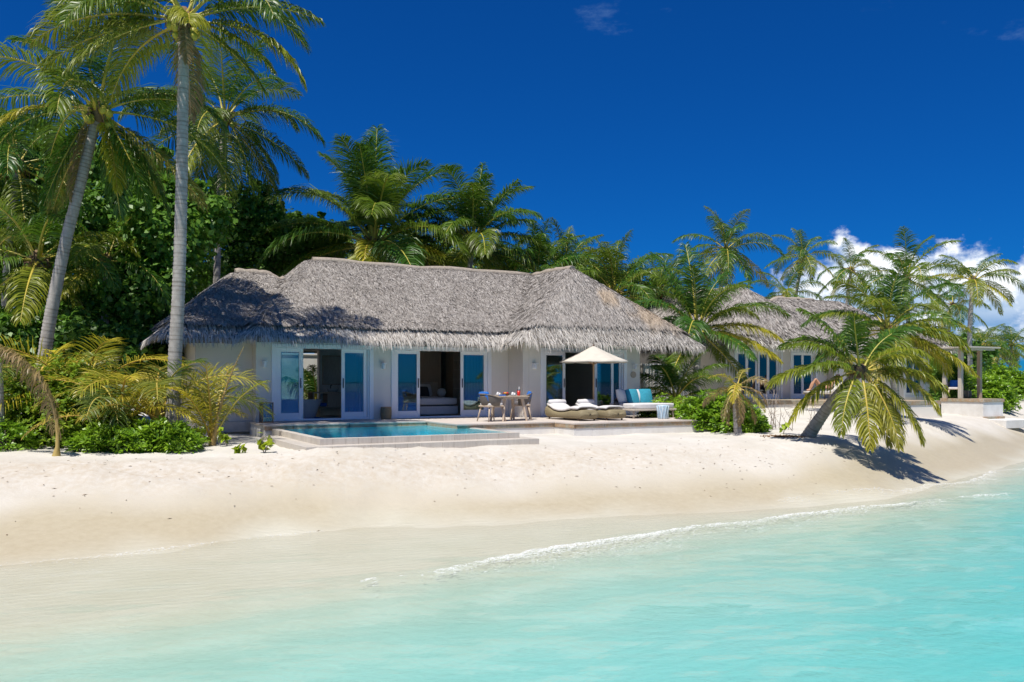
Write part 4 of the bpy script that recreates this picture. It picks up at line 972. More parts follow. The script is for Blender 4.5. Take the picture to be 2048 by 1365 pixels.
skin_mesh('shorts', [(.64, 0, .12), (.57, -.11, .15), (.44, -.125, .33), (.57, .11, .15), (.47, .125, .30)], [(0, 1), (1, 2), (0, 3), (3, 4)], [(.155, .125), .118, .092, .118, .092], MATS['navy_cloth'], pe)
MB().lathe((1.385, 0, .675), [(.03, -.06), (.085, -.045), (.105, .0), (.098, .05), (.06, .088), (.01, .098)], 14).build('hair', MATS['hair'], pe)
for s_ in (-1, 1): MB().lathe((1.272, s_ * .034, .672), [(.002, -.012), (.012, -.006), (.013, .0), (.009, .008), (.002, .012)], 8).build('eye', MATS['hair'], pe)
ob_ = P(2035, 783, 120); ob_.z = ground(ob_.x, ob_.y) - .05
kb = thing('upright_board', 'small upright orange board at the far right shrubs', 'board', ob_, R(20))
MB().lathe((0, 0, 0), [(.08, 0), (.22, .3), (.30, .8), (.31, 1.3), (.24, 1.7), (.1, 1.95), (.02, 2.0)], 14, 1.0, .25).build('hull', MATS['orange_cloth'], kb)
# ------------------------------------------------------------------ vegetation
def leaf_mat(name, g0, g1, yellow=(.60, .50, .03), dry=(.36, .235, .12), trans=.34, rough=.45, rib=False):
    t = NT(name); oi = t.n('ShaderNodeObjectInfo'); sc = t.n('ShaderNodeSeparateColor'); t.l(oi.outputs['Color'], sc.inputs[0])
    r = t.attr('rnd'); tip = t.attr('tip')
    c = t.mix(t.math('ADD', t.math('MULTIPLY', r, .75), t.math('MULTIPLY', oi.outputs['Random'], .25)), g0 + (1,), g1 + (1,))
    yf = t.math('MULTIPLY', sc.outputs[0], t.rng(t.math('ADD', tip, t.math('MULTIPLY', r, .5)), 0, 1.2, .65, 1.15), True)
    c = t.mix(yf, c, yellow + (1,))
    df = t.math('MULTIPLY', sc.outputs[1], t.rng(t.math('ADD', tip, t.math('MULTIPLY', r, .6)), 0, 1.2, .5, 1.3), True)
    c = t.mix(df, c, dry + (1,))
    pb = t.n('ShaderNodeBsdfPrincipled'); t.l(c, pb.inputs['Base Color']); pb.inputs['Roughness'].default_value = rough; pb.inputs['Specular IOR Level'].default_value = .45
    tl = t.n('ShaderNodeBsdfTranslucent'); t.l(t.mix(.3, c, (.20, .36, .02, 1)), tl.inputs[0])
    mx = t.n('ShaderNodeMixShader'); mx.inputs[0].default_value = trans; t.l(pb.outputs[0], mx.inputs[1]); t.l(tl.outputs[0], mx.inputs[2])
    return t.done(mx.outputs[0])
leaf_mat('frond', (.016, .080, .010), (.078, .195, .016), trans=.32, rough=.40)
leaf_mat('rachis', (.40, .38, .06), (.52, .42, .07), yellow=(.55, .33, .04), dry=(.36, .24, .13), trans=.0)
leaf_mat('tree_leaf', (.052, .155, .017), (.19, .35, .038), trans=.33)
leaf_mat('shrub_leaf', (.10, .24, .014), (.33, .50, .03), trans=.30, rough=.35)
leaf_mat('vine_leaf', (.12, .23, .014), (.36, .47, .03), trans=.3)
t = NT('palm_bark'); p = t.coord('Object'); n = t.noise(7, 6, .65, p); n2 = t.noise(34, 4, .7, t.coord('Object', (1, 1, 4))); r = t.attr('rnd')
c = t.mix(t.rng(n, .35, .7, 0, 1), (.30, .275, .245, 1), (.47, .44, .40, 1)); c = t.mix(t.rng(r, .55, 1, 0, .7), c, (.13, .11, .09, 1)); c = t.mix(t.rng(n2, .55, .8, 0, .5), c, (.17, .15, .125, 1))
t.done(t.pbr(c, .9, t.bump(n2, .4, .012), .15))
t = NT('tree_bark'); n = t.noise(9, 5, .65, t.coord('Object', (1, 1, .3))); t.done(t.pbr(t.mix(n, (.10, .08, .06, 1), (.22, .18, .14, 1)), .9, t.bump(n, .5, .02), .15))
t = NT('fibre'); n = t.noise(30, 4, .65, t.coord('Object', (3, 3, .4))); t.done(t.pbr(t.mix(n, (.11, .07, .04, 1), (.30, .21, .125, 1)), .95, t.bump(n, .5, .02), .1))
simple('coconut', (.42, .36, .045), .5, .25, 5); simple('dry_twig', (.36, .30, .25), .9, .25, 8); simple('brown_litter', (.30, .17, .08), .95, .3, 20)

def frond_arrays(rg, L, e0, k, n=56, lw=.72, g=.55, width=.05, side=0.0, roll=0.0, petiole=.17, vlift=.22, thin=1.0):
    """a palm leaf in its own frame: base at 0, grows along +x, gravity -z"""
    N = 26; s = np.linspace(0, 1, N); e = e0 - k * s ** 1.35; az = side * s ** 1.5
    T = np.stack([np.cos(e) * np.cos(az), np.cos(e) * np.sin(az), np.sin(e)], -1)
    Pt = np.concatenate([[[0, 0, 0]], np.cumsum((T[:-1] + T[1:]) / 2, 0)]) * (L / (N - 1))
    # leaflets
    t = np.linspace(petiole, .995, n); t = np.concatenate([t, t]); t = np.clip(t + rg.normal(0, .004, 2 * n), 0, 1)
    sd = np.concatenate([np.ones(n), -np.ones(n)])
    p = np.stack([np.interp(t, s, Pt[:, i]) for i in range(3)], -1); tt = np.stack([np.interp(t, s, T[:, i]) for i in range(3)], -1); tt /= np.linalg.norm(tt, axis=1, keepdims=True)
    Y = np.stack([-np.sin(side * t ** 1.5), np.cos(side * t ** 1.5), np.zeros(2 * n)], -1)
    Nn = np.cross(tt, Y); Nn /= np.linalg.norm(Nn, axis=1, keepdims=True)
    cr, sr = math.cos(roll), math.sin(roll); S = Y * cr + Nn * sr; Nn = Nn * cr - Y * sr
    q = (t - petiole) / (1 - petiole)
    ll = lw * L / 4.0 * (.42 + .58 * np.sin(np.pi * np.clip(.16 + .62 * q, 0, 1)) ** .8) * (1 - .68 * q ** 3.2) * rg.uniform(.82, 1.12, 2 * n) * 1.55
    a = .42 + .60 * q ** 1.6 + rg.normal(0, .07, 2 * n)
    d0 = S * (sd * np.cos(a))[:, None] + tt * np.sin(a)[:, None] + Nn * (vlift + rg.normal(0, .1, 2 * n))[:, None]
    d0 /= np.linalg.norm(d0, axis=1, keepdims=True)
    gv = g * rg.uniform(.6, 1.35, 2 * n)
    d1 = d0 + np.array([0, 0, -1]) * (gv * .75)[:, None]; d1 /= np.linalg.norm(d1, axis=1, keepdims=True)
    d2 = d1 + np.array([0, 0, -1]) * (gv * 1.1)[:, None]; d2 /= np.linalg.norm(d2, axis=1, keepdims=True)
    A = p; B = A + d0 * (ll * .36)[:, None]; C = B + d1 * (ll * .36)[:, None]; D = C + d2 * (ll * .34)[:, None]
    w = width * rg.uniform(.75, 1.15, 2 * n)
    tw = rg.normal(0, .55, 2 * n)[:, None]
    def wv(d):
        x = tt - d * (tt * d).sum(1, keepdims=True); x /= np.linalg.norm(x, axis=1, keepdims=True) + 1e-6
        return x * np.cos(tw) + np.cross(d, x) * np.sin(tw)
    W0 = wv(d0) * (w * .30)[:, None]; W1 = wv(d0) * (w * .5)[:, None]; W2 = wv(d1) * (w * .38)[:, None]
    V = np.stack([A - W0, A + W0, B + W1, B - W1, C + W2, C - W2, D], 1).reshape(-1, 3)
    b = np.arange(2 * n)[:, None] * 7
    Q = np.concatenate([b + [[0, 1, 2, 3]], b + [[3, 2, 4, 5]]]); Tr = b + [[5, 4, 6]]
    rnd = np.repeat(rg.random(2 * n), 7); tip = (np.array([0, 0, .35, .35, .7, .7, 1.0])[None, :] * np.ones((2 * n, 1)) * .75 + (q * .35)[:, None]).ravel()
    # rachis: flattened 5-gon tube
    M = 14; si = np.linspace(0, 1, M); Pr = np.stack([np.interp(si, s, Pt[:, i]) for i in range(3)], -1); Tt = np.stack([np.interp(si, s, T[:, i]) for i in range(3)], -1)
    Yr = np.stack([-np.sin(side * si ** 1.5), np.cos(side * si ** 1.5), np.zeros(M)], -1); Nr = np.cross(Tt, Yr)
    rad = 1.2 * thin * (.007 + .034 * (1 - si) ** 1.1 + .05 * np.clip(1 - si / .06, 0, 1)) * (L / 4) ** .6
    K = 5; w_ = np.arange(K) / K * 2 * np.pi
    Vr = (Pr[:, None, :] + rad[:, None, None] * (Yr[:, None, :] * np.cos(w_)[None, :, None] * 1.25 + Nr[:, None, :] * np.sin(w_)[None, :, None] * .8)).reshape(-1, 3)
    o = len(V); i = np.arange(K); Qr = np.concatenate([np.stack([i + j * K, (i + 1) % K + j * K, (i + 1) % K + (j + 1) * K, i + (j + 1) * K], -1) for j in range(M - 1)]) + o
    V = np.concatenate([V, Vr]); rnd = np.concatenate([rnd, np.full(len(Vr), rg.random())]); tip = np.concatenate([tip, np.repeat(si * .6, K)])
    return V, [np.concatenate([Q, Qr]), Tr], np.concatenate([np.zeros(len(Q), int), np.ones(len(Qr), int), np.zeros(len(Tr), int)]), rnd, tip
def frond_mesh(rg, **k):
    V, F, mi, rnd, tip = frond_arrays(rg, **k)
    o = mesh_np('frond', V, F, [MATS['frond'], MATS['rachis']], None, midx=mi, attrs={'rnd': rnd, 'tip': tip}); me = o.data
    bpy.data.objects.remove(o); return me
POOL = {}
def pooled(rg, kind):
    """shared leaf meshes for palms that are seen small: kind = (elevation bucket, curl bucket)"""
    lst = POOL.setdefault(kind, [])
    if len(lst) < 3:
        e0, k = kind; lst.append(frond_mesh(rg, L=4.0, e0=R(e0), k=k, n=72, g=.9, width=.048, side=rg.normal(0, .12), roll=rg.normal(0, .15)))
        return lst[-1]
    return lst[rg.integers(len(lst))]
def place_frond(parent, me, loc, az, col, scale=1.0):
    o = bpy.data.objects.new('frond', me); COL.objects.link(o); o.parent = parent; o.location = loc; o.rotation_euler = (0, 0, az); o.scale = (scale,) * 3; o.color = tuple(col) + (0, 1)[len(col) - 2:] if len(col) == 2 else col
    return o
def trunk_mesh(parent, pts, r0, r1, rg, ring=.075, flare=.35):
    """ringed palm stem along a smooth curve of points (local)"""
    pts = [Vector(p) for p in pts]; n0 = 200; cp = []
    for i in range(n0 + 1):    # Catmull-Rom
        f = i / n0 * (len(pts) - 1); j = min(int(f), len(pts) - 2); u = f - j
        p0 = pts[max(j - 1, 0)]; p1 = pts[j]; p2 = pts[j + 1]; p3 = pts[min(j + 2, len(pts) - 1)]
        cp.append(.5 * ((2 * p1) + (p2 - p0) * u + (2 * p0 - 5 * p1 + 4 * p2 - p3) * u * u + (3 * p1 - p0 - 3 * p2 + p3) * u ** 3))
    cum = [0]
    for a, b in zip(cp, cp[1:]): cum.append(cum[-1] + (b - a).length)
    Ltot = cum[-1]; ns = max(6, int(Ltot / ring)); K = 12; V = []; rnd = []; ref = Vector((0, 1, 0))
    for i in range(ns * 2 + 1):
        s = i / (ns * 2) * Ltot; q = [np.interp(s, cum, [c[j] for c in cp]) for j in range(3)]; q2 = [np.interp(min(s + .05, Ltot), cum, [c[j] for c in cp]) for j in range(3)]; q1 = [np.interp(max(s - .05, 0), cum, [c[j] for c in cp]) for j in range(3)]
        T = (Vector(q2) - Vector(q1)).normalized(); a = T.cross(ref).normalized(); c = a.cross(T).normalized()
        f = s / Ltot; r = r0 + (r1 - r0) * f ** .8 + r0 * flare * math.exp(-s / .30); r *= (1.0 if i % 2 else .93) * (1 + rg.normal(0, .012))
        ph = rg.random(); gl = (.6 + .4 * rg.random()) if i % 2 == 0 else rg.random() * .45
        for k in range(K):
            w = 2 * math.pi * k / K; rr = r * (1 + .02 * math.sin(3 * w + ph * 6)); V.append(Vector(q) + (a * math.cos(w) + c * math.sin(w)) * rr); rnd.append(gl)
    M = ns * 2 + 1; i = np.arange(K); F = np.concatenate([np.stack([i + j * K, (i + 1) % K + j * K, (i + 1) % K + (j + 1) * K, i + (j + 1) * K], -1) for j in range(M - 1)])
    return mesh_np('trunk', np.array([tuple(v) for v in V]), F, MATS['palm_bark'], parent, smooth=True, attrs={'rnd': rnd})
CNUT = {}
def coconut(parent, loc, r, rg):
    if 'm' not in CNUT:
        o = MB().lathe((0, 0, 0), [(.02, -1.15), (.55, -.95), (.93, -.4), (1.0, .1), (.75, .7), (.3, 1.0), (.05, 1.05)], 10).build('coconut', MATS['coconut']); CNUT['m'] = o.data; bpy.data.objects.remove(o)
    o = bpy.data.objects.new('coconut', CNUT['m']); COL.objects.link(o); o.parent = parent; o.location = loc; o.scale = (r,) * 3; o.rotation_euler = tuple(rg.uniform(-.5, .5, 3))
def palm(name, label, base, crown, seed, L=3.8, n=22, emax=82, emin=-45, curl=(.5, 1.5), mid=None, r0=.17, r1=.11, nuts=0, yellow=.25, dry=.0, detail=False, extra=(), group='coconut palms', up=0.0, fib=True, leaf_n=84, azskip=None, ymul=.45, gdr=.85, fmul=1.0):
    rg = np.random.default_rng(seed); base = Vector(base); crown = Vector(crown)
    t = thing(name, label, 'palm', base, 0.0, group); c = crown - base
    if mid is None: mid = [c * .5 + Vector((rg.normal(0, .08) * c.z, rg.normal(0, .04) * c.z, 0)) * .5]
    else: mid = [Vector(m_) - base for m_ in mid]
    if c.z > .35: trunk_mesh(t, [Vector((0, 0, -.25))] + ([Vector((0, 0, .02))] if False else []) + mid + [c], r0, r1, rg, ring=.10 if detail else .14)
    ga = 2.399963; a0 = rg.random() * 6.28
    for i in range(n):
        f = (i + .5) / n; e = emax + (emin - emax) * f ** (1.0 + up); az = a0 + i * ga + rg.normal(0, .18)
        if azskip and azskip(az % 6.283, f): continue
        k = curl[0] + (curl[1] - curl[0]) * (.25 + .75 * math.sin(math.pi * min(1, f * 1.1)) ** .7) + rg.normal(0, .12)
        if e < -5: k = max(.25, k * .55)
        Lf = L * (.72 + .38 * math.sin(math.pi * (.12 + .7 * f))) * rg.uniform(.9, 1.08)
        loc = c + Vector((math.cos(az) * r1 * .7, math.sin(az) * r1 * .7, .10 - .22 * f))
        yl = float(np.clip(yellow * (.8 if yellow > .7 else .55) * rg.uniform(.0, 1.2) ** 1.5 + (.35 if f > .8 else 0) * yellow * 2, 0, 1)); dr = float(np.clip(dry * rg.uniform(0, 2) + (.25 * (rg.random() < .25) if f > .85 else 0), 0, 1))
        if detail: me = frond_mesh(rg, L=Lf, e0=R(e), k=k, n=max(26, int(1.25 * leaf_n * (Lf / 3.6) ** .75)), g=gdr * (.55 + .9 * f), width=.033 * fmul, side=rg.normal(0, .16), roll=rg.normal(0, .22)); sc = 1.0
        else: me = pooled(rg, (int(round(e / 22.5) * 22.5), round(k * 3) / 3)); sc = Lf / 4.0
        place_frond(t, me, loc, az, (yl, dr, 0, 1), sc)
    for (azd, ed, k, Lf, yl, dr) in extra:
        me = frond_mesh(rg, L=Lf, e0=R(ed), k=k, n=max(26, int(1.25 * leaf_n * (Lf / 3.6) ** .75)), g=gdr * 1.1, width=.033 * fmul, side=rg.normal(0, .08), roll=rg.normal(0, .12))
        place_frond(t, me, c + Vector((math.cos(R(azd)) * r1, math.sin(R(azd)) * r1, 0)), R(azd), (min(1, yl * (.75 if yl > .6 else ymul)), dr, 0, 1))
    if fib:
        m = MB(); hh = L / 3.8
        for q in range(26):
            a = rg.random() * 6.28; z0 = rg.uniform(-.15, .2) * hh; ln = rg.uniform(.25, .75) * hh; out = rg.uniform(.10, .30) * hh
            p0 = c + Vector((math.cos(a) * r1 * .9, math.sin(a) * r1 * .9, z0)); p1 = p0 + Vector((math.cos(a) * out, math.sin(a) * out, ln * .25 * rg.uniform(-1, 1))); p2 = p1 + Vector((math.cos(a) * out * .3, math.sin(a) * out * .3, -ln * .8))
            m.tube([p0, p1, p2], [.045 * hh, .03 * hh, .008], 4)
        m.lathe(c, [(r1 * 1.0, -.35 * hh), (r1 * 1.5, -.1 * hh), (r1 * 1.5, .12 * hh), (r1 * .6, .35 * hh)], 10)
        m.build('crown_fibre', MATS['fibre'], t)
    for q in range(nuts):
        a = (q % 3) * 2.1 + rg.normal(0, .3); rr = rg.uniform(.18, .38)
        coconut(t, c + Vector((math.cos(a) * rr, math.sin(a) * rr, rg.uniform(-.45, .0))), rg.uniform(.085, .12), rg)
    return t
def gpt(px, Y, dz=0.0):
    x = (px - 1024) / FPX * Y; return Vector((x, Y, ground(x, Y) + dz))
def palm_px(name, label, cpx, cpy, Y, bpx=None, bY=None, midpx=None, **k):
    c = P(cpx, cpy, Y); b = gpt(cpx if bpx is None else bpx, bY or Y); 
    if midpx: k['mid'] = [P(a, b_, y_) for a, b_, y_ in midpx]
    return palm(name, label, b, c, **k)

# tall palms at the left
palm_px('coconut_palm', 'tallest grey stemmed coconut palm rising in front of the villa corner', 368, 40, 20.6, 343, None, [(349, 740, 20.6), (358, 560, 20.6), (364, 330, 20.6)], seed=21, L=3.3, n=13, emax=80, emin=-12, curl=(.7, 1.5), r0=.185, r1=.125, nuts=13, yellow=.45, detail=True, leaf_n=94,
        extra=((178, 12, .75, 3.9, .6, .1), (188, -8, .6, 3.4, .6, .1), (2, 20, .75, 3.2, .3, 0), (-8, -18, .6, 2.6, .5, 0), (15, -30, .5, 2.4, .4, 0), (205, -20, .6, 3.0, .5, .1), (168, 30, 1.0, 3.8, .3, 0), (300, -74, .2, 1.2, .2, 1.0), (100, -68, .3, 2.3, .3, .9)))
palm_px('coconut_palm', 'curved coconut palm with yellow nuts leaning right behind the far left bushes', 197, 222, 23.2, 70, None, [(92, 690, 23.2), (128, 500, 23.2), (163, 360, 23.2)], seed=33, L=3.5, n=17, azskip=lambda a, f: f > .55 and 3.7 < a < 5.7, emax=84, emin=-50, curl=(.6, 1.5), r0=.20, r1=.13, nuts=16, yellow=.35, detail=True, leaf_n=92,
        extra=((176, 24, .9, 3.6, .2, 0), (190, 10, .9, 2.6, .95, .1), (5, 25, .9, 2.6, .2, 0), (-5, -58, .3, 3.0, .1, 0), (20, -48, .45, 3.2, .1, 0), (200, -60, .25, 3.0, 0, 0), (186, -74, .15, 2.5, .1, 1.0), (-30, -66, .3, 2.4, .9, 0), (80, -70, .1, 2.8, 0, 0)))
palm_px('coconut_palm', 'coconut palm with orange flower stalks behind the tallest stem', 450, 238, 34, 425, None, [(438, 420, 34)], seed=45, L=3.9, n=19, emax=84, emin=-62, curl=(.6, 1.4), r0=.17, r1=.12, nuts=7, yellow=.3, detail=True, extra=((0, 32, 1.7, 3.2, .3, 0), (8, -35, .7, 3.2, .5, 0), (-10, -62, .3, 3.3, .3, 0), (180, 40, 1.6, 3.0, .4, 0), (190, 10, 1.2, 2.6, .7, 0)))
palm_px('coconut_palm', 'dark fronded palm at the left picture edge behind the curved palm', 35, 330, 29, 20, seed=51, L=3.6, n=20, emin=-55, yellow=.18)
palm_px('coconut_palm', 'low palm with arching yellowish fronds at the left edge', 75, 520, 26.5, 60, seed=52, L=3.3, n=18, emin=-50, yellow=.4)
palm_px('coconut_palm', 'half hidden low palm among the left trees beside the curved stem', 215, 520, 27.5, 205, seed=53, L=2.6, n=12, emin=-40, yellow=.45)
# behind the main roof
palm_px('coconut_palm', 'large bushy palm with upright fronds behind the main ridge', 748, 490, 37, 748, seed=61, L=5.0, n=30, emax=88, emin=-38, curl=(.35, 1.45), up=.25, yellow=.28, detail=True, leaf_n=96, r0=.2, r1=.16, gdr=.7, fmul=1.2, extra=((4, 42, .9, 4.6, .1, 0), (172, 38, 1.2, 4.6, .1, 0), (184, 22, 1.0, 4.4, .5, 0), (90, 88, .2, 5.4, 0, 0), (265, 70, .7, 4.6, .1, 0), (0, 8, 1.1, 3.9, .7, 0), (180, 2, .9, 4.0, .75, 0), (268, 5, 1.5, 2.6, .8, 0)))
palm_px('coconut_palm', 'slimmer palm with feathered upright fronds right of the bushy one', 945, 482, 38, 945, seed=62, L=3.7, n=22, emax=88, emin=-48, curl=(.35, 1.4), up=.15, yellow=.25, detail=True, fmul=1.2, r0=.17, r1=.13, extra=((2, 38, .8, 2.9, .1, 0), (170, 45, 1.0, 3.4, .1, 0), (60, 84, .2, 3.7, 0, 0), (-20, 62, .5, 3.3, .1, 0)))
palm_px('coconut_palm', 'palm with yellow lower fronds half behind the bushy palm', 850, 545, 41, 850, seed=63, L=3.8, n=18, emax=75, emin=-30, yellow=.5)
palm_px('coconut_palm', 'palm crown showing left above the ridge end', 640, 560, 41, 640, seed=64, L=3.8, n=18, emax=70, emin=-20, yellow=.35)
for i, (lab, px, py, Y, L, e) in enumerate((('upright palm tuft just left of the wing roof apex', 1075, 555, 40, 3.0, -20), ('palm tuft directly behind the wing roof apex', 1130, 545, 42, 2.9, -25), ('palm crown behind the right slope of the wing roof', 1228, 590, 40, 3.3, -15), ('small palm crown between the two villas', 1318, 590, 46, 2.7, -40), ('low palm fronds behind the roof valley', 1020, 560, 43, 2.8, -20))):
    palm_px('coconut_palm', lab, px, py, Y, px, seed=70 + i, L=L, n=20, emax=88, emin=e, curl=(.3, 1.3), yellow=.28, up=.2)
# between and around the neighbouring villa
palm_px('coconut_palm', 'dense palm growing between the main roof and the neighbouring villa', 1395, 660, 34.5, 1385, seed=81, L=3.4, n=15, emax=88, emin=-42, curl=(.35, 1.35), up=.2, yellow=.22, detail=True, leaf_n=94, r0=.16, r1=.14, extra=((-15, 52, 1.7, 2.6, .5, 0), (100, 82, .4, 3.9, 0, 0), (20, 62, .8, 3.2, .1, 0), (160, 74, .5, 3.7, 0, 0), (-5, 14, .9, 3.4, .9, 0), (-12, -8, .6, 3.4, .98, 0)))
palm_px('young_palm', 'young palm under the right eave with stems against the white wall', 1352, 795, 31.5, 1352, seed=82, L=2.5, n=12, emax=75, emin=0, curl=(.4, 1.2), yellow=.3, detail=True, fib=False, group='young palms')
palm_px('coconut_palm', 'tall palm crown behind the dense one, left of the clouds', 1452, 500, 52, 1452, seed=83, L=3.2, n=20, emax=85, emin=-50, yellow=.3)
palm_px('coconut_palm', 'slim palm standing free in front of the left cloud edge', 1606, 512, 62, 1598, seed=84, L=2.8, n=15, emax=85, emin=-35, curl=(.6, 1.5), yellow=.35)
palm_px('coconut_palm', 'shorter palm below the slim one, left of the rear roof', 1572, 590, 60, 1568, seed=85, L=2.9, n=14, emax=80, emin=-45, yellow=.3)
palm_px('coconut_palm', 'palm with drooping fronds above the rear thatched roof', 1702, 540, 66, 1712, seed=86, L=2.9, n=15, emax=85, emin=-58, yellow=.3)
palm_px('coconut_palm', 'broad dark palm crown in front of the clouds, right of centre', 1812, 555, 50, 1812, seed=87, L=3.4, n=18, emax=85, emin=-45, curl=(.4, 1.4), yellow=.22, detail=True, leaf_n=46, fmul=1.4)
palm_px('coconut_palm', 'tall palm with yellow fronds before the dark cloud at the right', 1946, 560, 60, 1944, seed=88, L=3.3, n=12, emax=82, emin=-45, curl=(.7, 1.5), yellow=.5, r0=.2, r1=.15, extra=((0, 30, .9, 3.3, .6, 0), (-5, -10, .9, 3.1, .5, 0), (180, 18, .8, 3.6, .7, 0), (0, -40, .5, 3.1, .7, 0)))
palm_px('coconut_palm', 'thin palm beside the tall yellow fronded one', 1905, 610, 70, 1888, seed=89, L=2.9, n=12, emin=-55, yellow=.35)
palm_px('coconut_palm', 'small far palm leaning right at the right picture edge', 2024, 690, 110, 1998, seed=90, L=4.2, n=18, emin=-45, yellow=.3)
palm_px('coconut_palm', 'small far palm left of the one at the picture edge', 1996, 706, 120, 1990, seed=91, L=3.8, n=16, emin=-45, yellow=.35)
palm_px('coconut_palm', 'far palm tuft above the pergola roof', 1965, 690, 105, 1965, seed=92, L=4.0, n=18, emin=-40, yellow=.35)
palm_px('coconut_palm', 'far palm tuft behind the pergola posts', 1925, 700, 95, 1925, seed=93, L=4.0, n=18, emin=-40, yellow=.4)
palm_px('coconut_palm', 'yellow green palm spreading over the neighbouring eave', 1775, 660, 31, 1790, 32, seed=94, ymul=.85, L=2.9, n=20, emax=85, emin=-40, curl=(.5, 1.4), yellow=.5, detail=True, extra=((0, 22, .9, 3.0, .5, 0), (-8, 2, .8, 2.8, .6, 0), (-20, -25, .5, 2.5, .85, 0), (10, -15, .8, 3.0, .6, 0), (178, 35, 1.0, 2.6, .3, 0)))
palm_px('coconut_palm', 'leaning short trunked palm with drooping fronds on the open sand', 1720, 742, 22.9, 1606, 24.4, [(1656, 815, 23.7)], seed=95, ymul=.9, L=2.05, n=7, emax=80, emin=10, curl=(.7, 1.5), r0=.19, r1=.14, yellow=.7, detail=True, leaf_n=92, fmul=1.15, extra=(
    (178, 14, 1.0, 2.48, .35, 0), (186, -20, .7, 2.30, .6, 0), (262, -55, .5, 2.21, .6, .05), (-15, 10, 1.1, 2.21, .4, 0), (-40, -38, .6, 2.38, .5, .1), (-25, -8, 1.0, 2.21, .8, .1), (225, -40, .7, 2.02, .3, 0), (300, -50, .5, 2.30, .5, .2), (-5, 38, 1.6, 1.93, .5, 0), (175, 48, 1.2, 2.11, .2, 0), (160, 70, .8, 2.30, .1, 0), (20, 62, 1.0, 2.21, .3, 0), (-62, -60, .35, 2.11, .4, .2)))
palm_px('young_palm', 'withered little palm with yellow and brown fronds on the sand', 1474, 775, 24.8, 1478, seed=96, L=1.05, n=13, emax=60, emin=-75, curl=(.7, 1.6), r0=.125, r1=.075, yellow=.9, dry=.55, detail=True, leaf_n=26, fmul=.9, group='young palms')
# young yellow palms at the left
for i, (lab, px, py, Y, L, n, yl, e0_, e) in enumerate((('young yellow palm arching at the far left above the bushes', 60, 800, 21.2, 2.6, 11, 1.4, 66, 22), ('young yellow palm fanned out left of the tallest stem', 240, 842, 20.0, 2.1, 12, 1.5, 74, 24), ('young palm with long golden fronds behind the left bushes', 165, 810, 21.5, 3.1, 13, 1.5, 68, 15), ('young golden palm just left of the tallest stem', 312, 830, 20.6, 2.6, 13, 1.4, 70, 20), ('pale green young palm in front of the bathroom wall', 425, 880, 20.6, 1.95, 7, 1.2, 87, 58))):
    palm_px('young_palm', lab, px, py, Y, px, seed=110 + i, L=L, n=n, emax=e0_, emin=e, curl=(.9, 1.55) if e < 50 else (.3, .9), yellow=yl, dry=.10, detail=True, leaf_n=46, fib=False, fmul=.75, group='young palms', r0=.06, r1=.05, gdr=.45)
# single dry frond arching out of the sand, and a dead stem of the yellow palm
ff = gpt(113, 18.0); rg = np.random.default_rng(5)
df_ = thing('dry_frond', 'bent brown dry palm frond arching out of the sand at the left', 'frond', ff, 0)
me = frond_mesh(rg, L=3.2, e0=R(96), k=1.5, n=120, lw=.46, g=1.5, width=.034, side=.1, roll=.6, thin=1.3, vlift=-.1)
o = place_frond(df_, me, (0, 0, -.05), R(192), (.35, .75, 0, 1)); o.name = 'leaf'
tr = gpt(-3, 19.2); dt = thing('dead_stump', 'dead grey palm stem cut off by the left picture edge', 'stump', tr, 0); trunk_mesh(dt, [(0, 0, -.2), (.02, 0, .9), (0, 0, 1.95)], .12, .085, rg)
ds = thing('dry_stalk', 'upright dry palm stalk in front of the bathroom wall', 'stalk', gpt(424, 20.4), 0)
me = frond_mesh(rg, L=2.6, e0=R(80), k=.35, n=34, lw=.12, g=1.2, width=.03, thin=1.5); o = place_frond(ds, me, (0, 0, -.05), R(-8), (.7, .6, 0, 1)); o.name = 'leaf'

palm('young_palm', 'green courtyard palm seen through the bathroom window', H(3.75, 8.5, -.4), H(3.75, 8.5, .2), 120, L=1.9, n=9, emax=86, emin=45, curl=(.3, .9), yellow=.3, detail=True, fib=False, group='young palms', r0=.06, r1=.05)
# broad leaved trees
def leaf_cloud(rg, centers, radii, n, size, flat=.35, shell=.55, updown=.5):
    centers = np.array(centers, float); radii = np.array(radii, float); wgt = radii ** 2; wgt /= wgt.sum()
    ci = rg.choice(len(centers), n, p=wgt)
    d = rg.normal(0, 1, (n, 3)); d /= np.linalg.norm(d, axis=1, keepdims=True)
    rr = radii[ci] * (shell + (1 - shell) * rg.random(n) ** .7) * (1 + .25 * rg.normal(0, .5, n))
    p = centers[ci] + d * rr[:, None] * np.array([1, 1, .82])
    nrm = d * .7 + np.array([0, 0, updown]) + rg.normal(0, .55, (n, 3)); nrm /= np.linalg.norm(nrm, axis=1, keepdims=True)
    ax = np.cross(nrm, rg.normal(0, 1, (n, 3))); ax /= np.linalg.norm(ax, axis=1, keepdims=True); bx_ = np.cross(nrm, ax)
    s = size * rg.uniform(.6, 1.35, n)
    A = p - ax * (s * .5)[:, None]; T = p + ax * (s * .55)[:, None] - nrm * (s * .15)[:, None]
    Lf = p + bx_ * (s * .38)[:, None] + ax * (s * .04)[:, None] + nrm * (s * .08)[:, None]; Rt = p - bx_ * (s * .38)[:, None] + ax * (s * .04)[:, None] + nrm * (s * .08)[:, None]
    return np.stack([A, Rt, T, Lf], 1).reshape(-1, 3), n
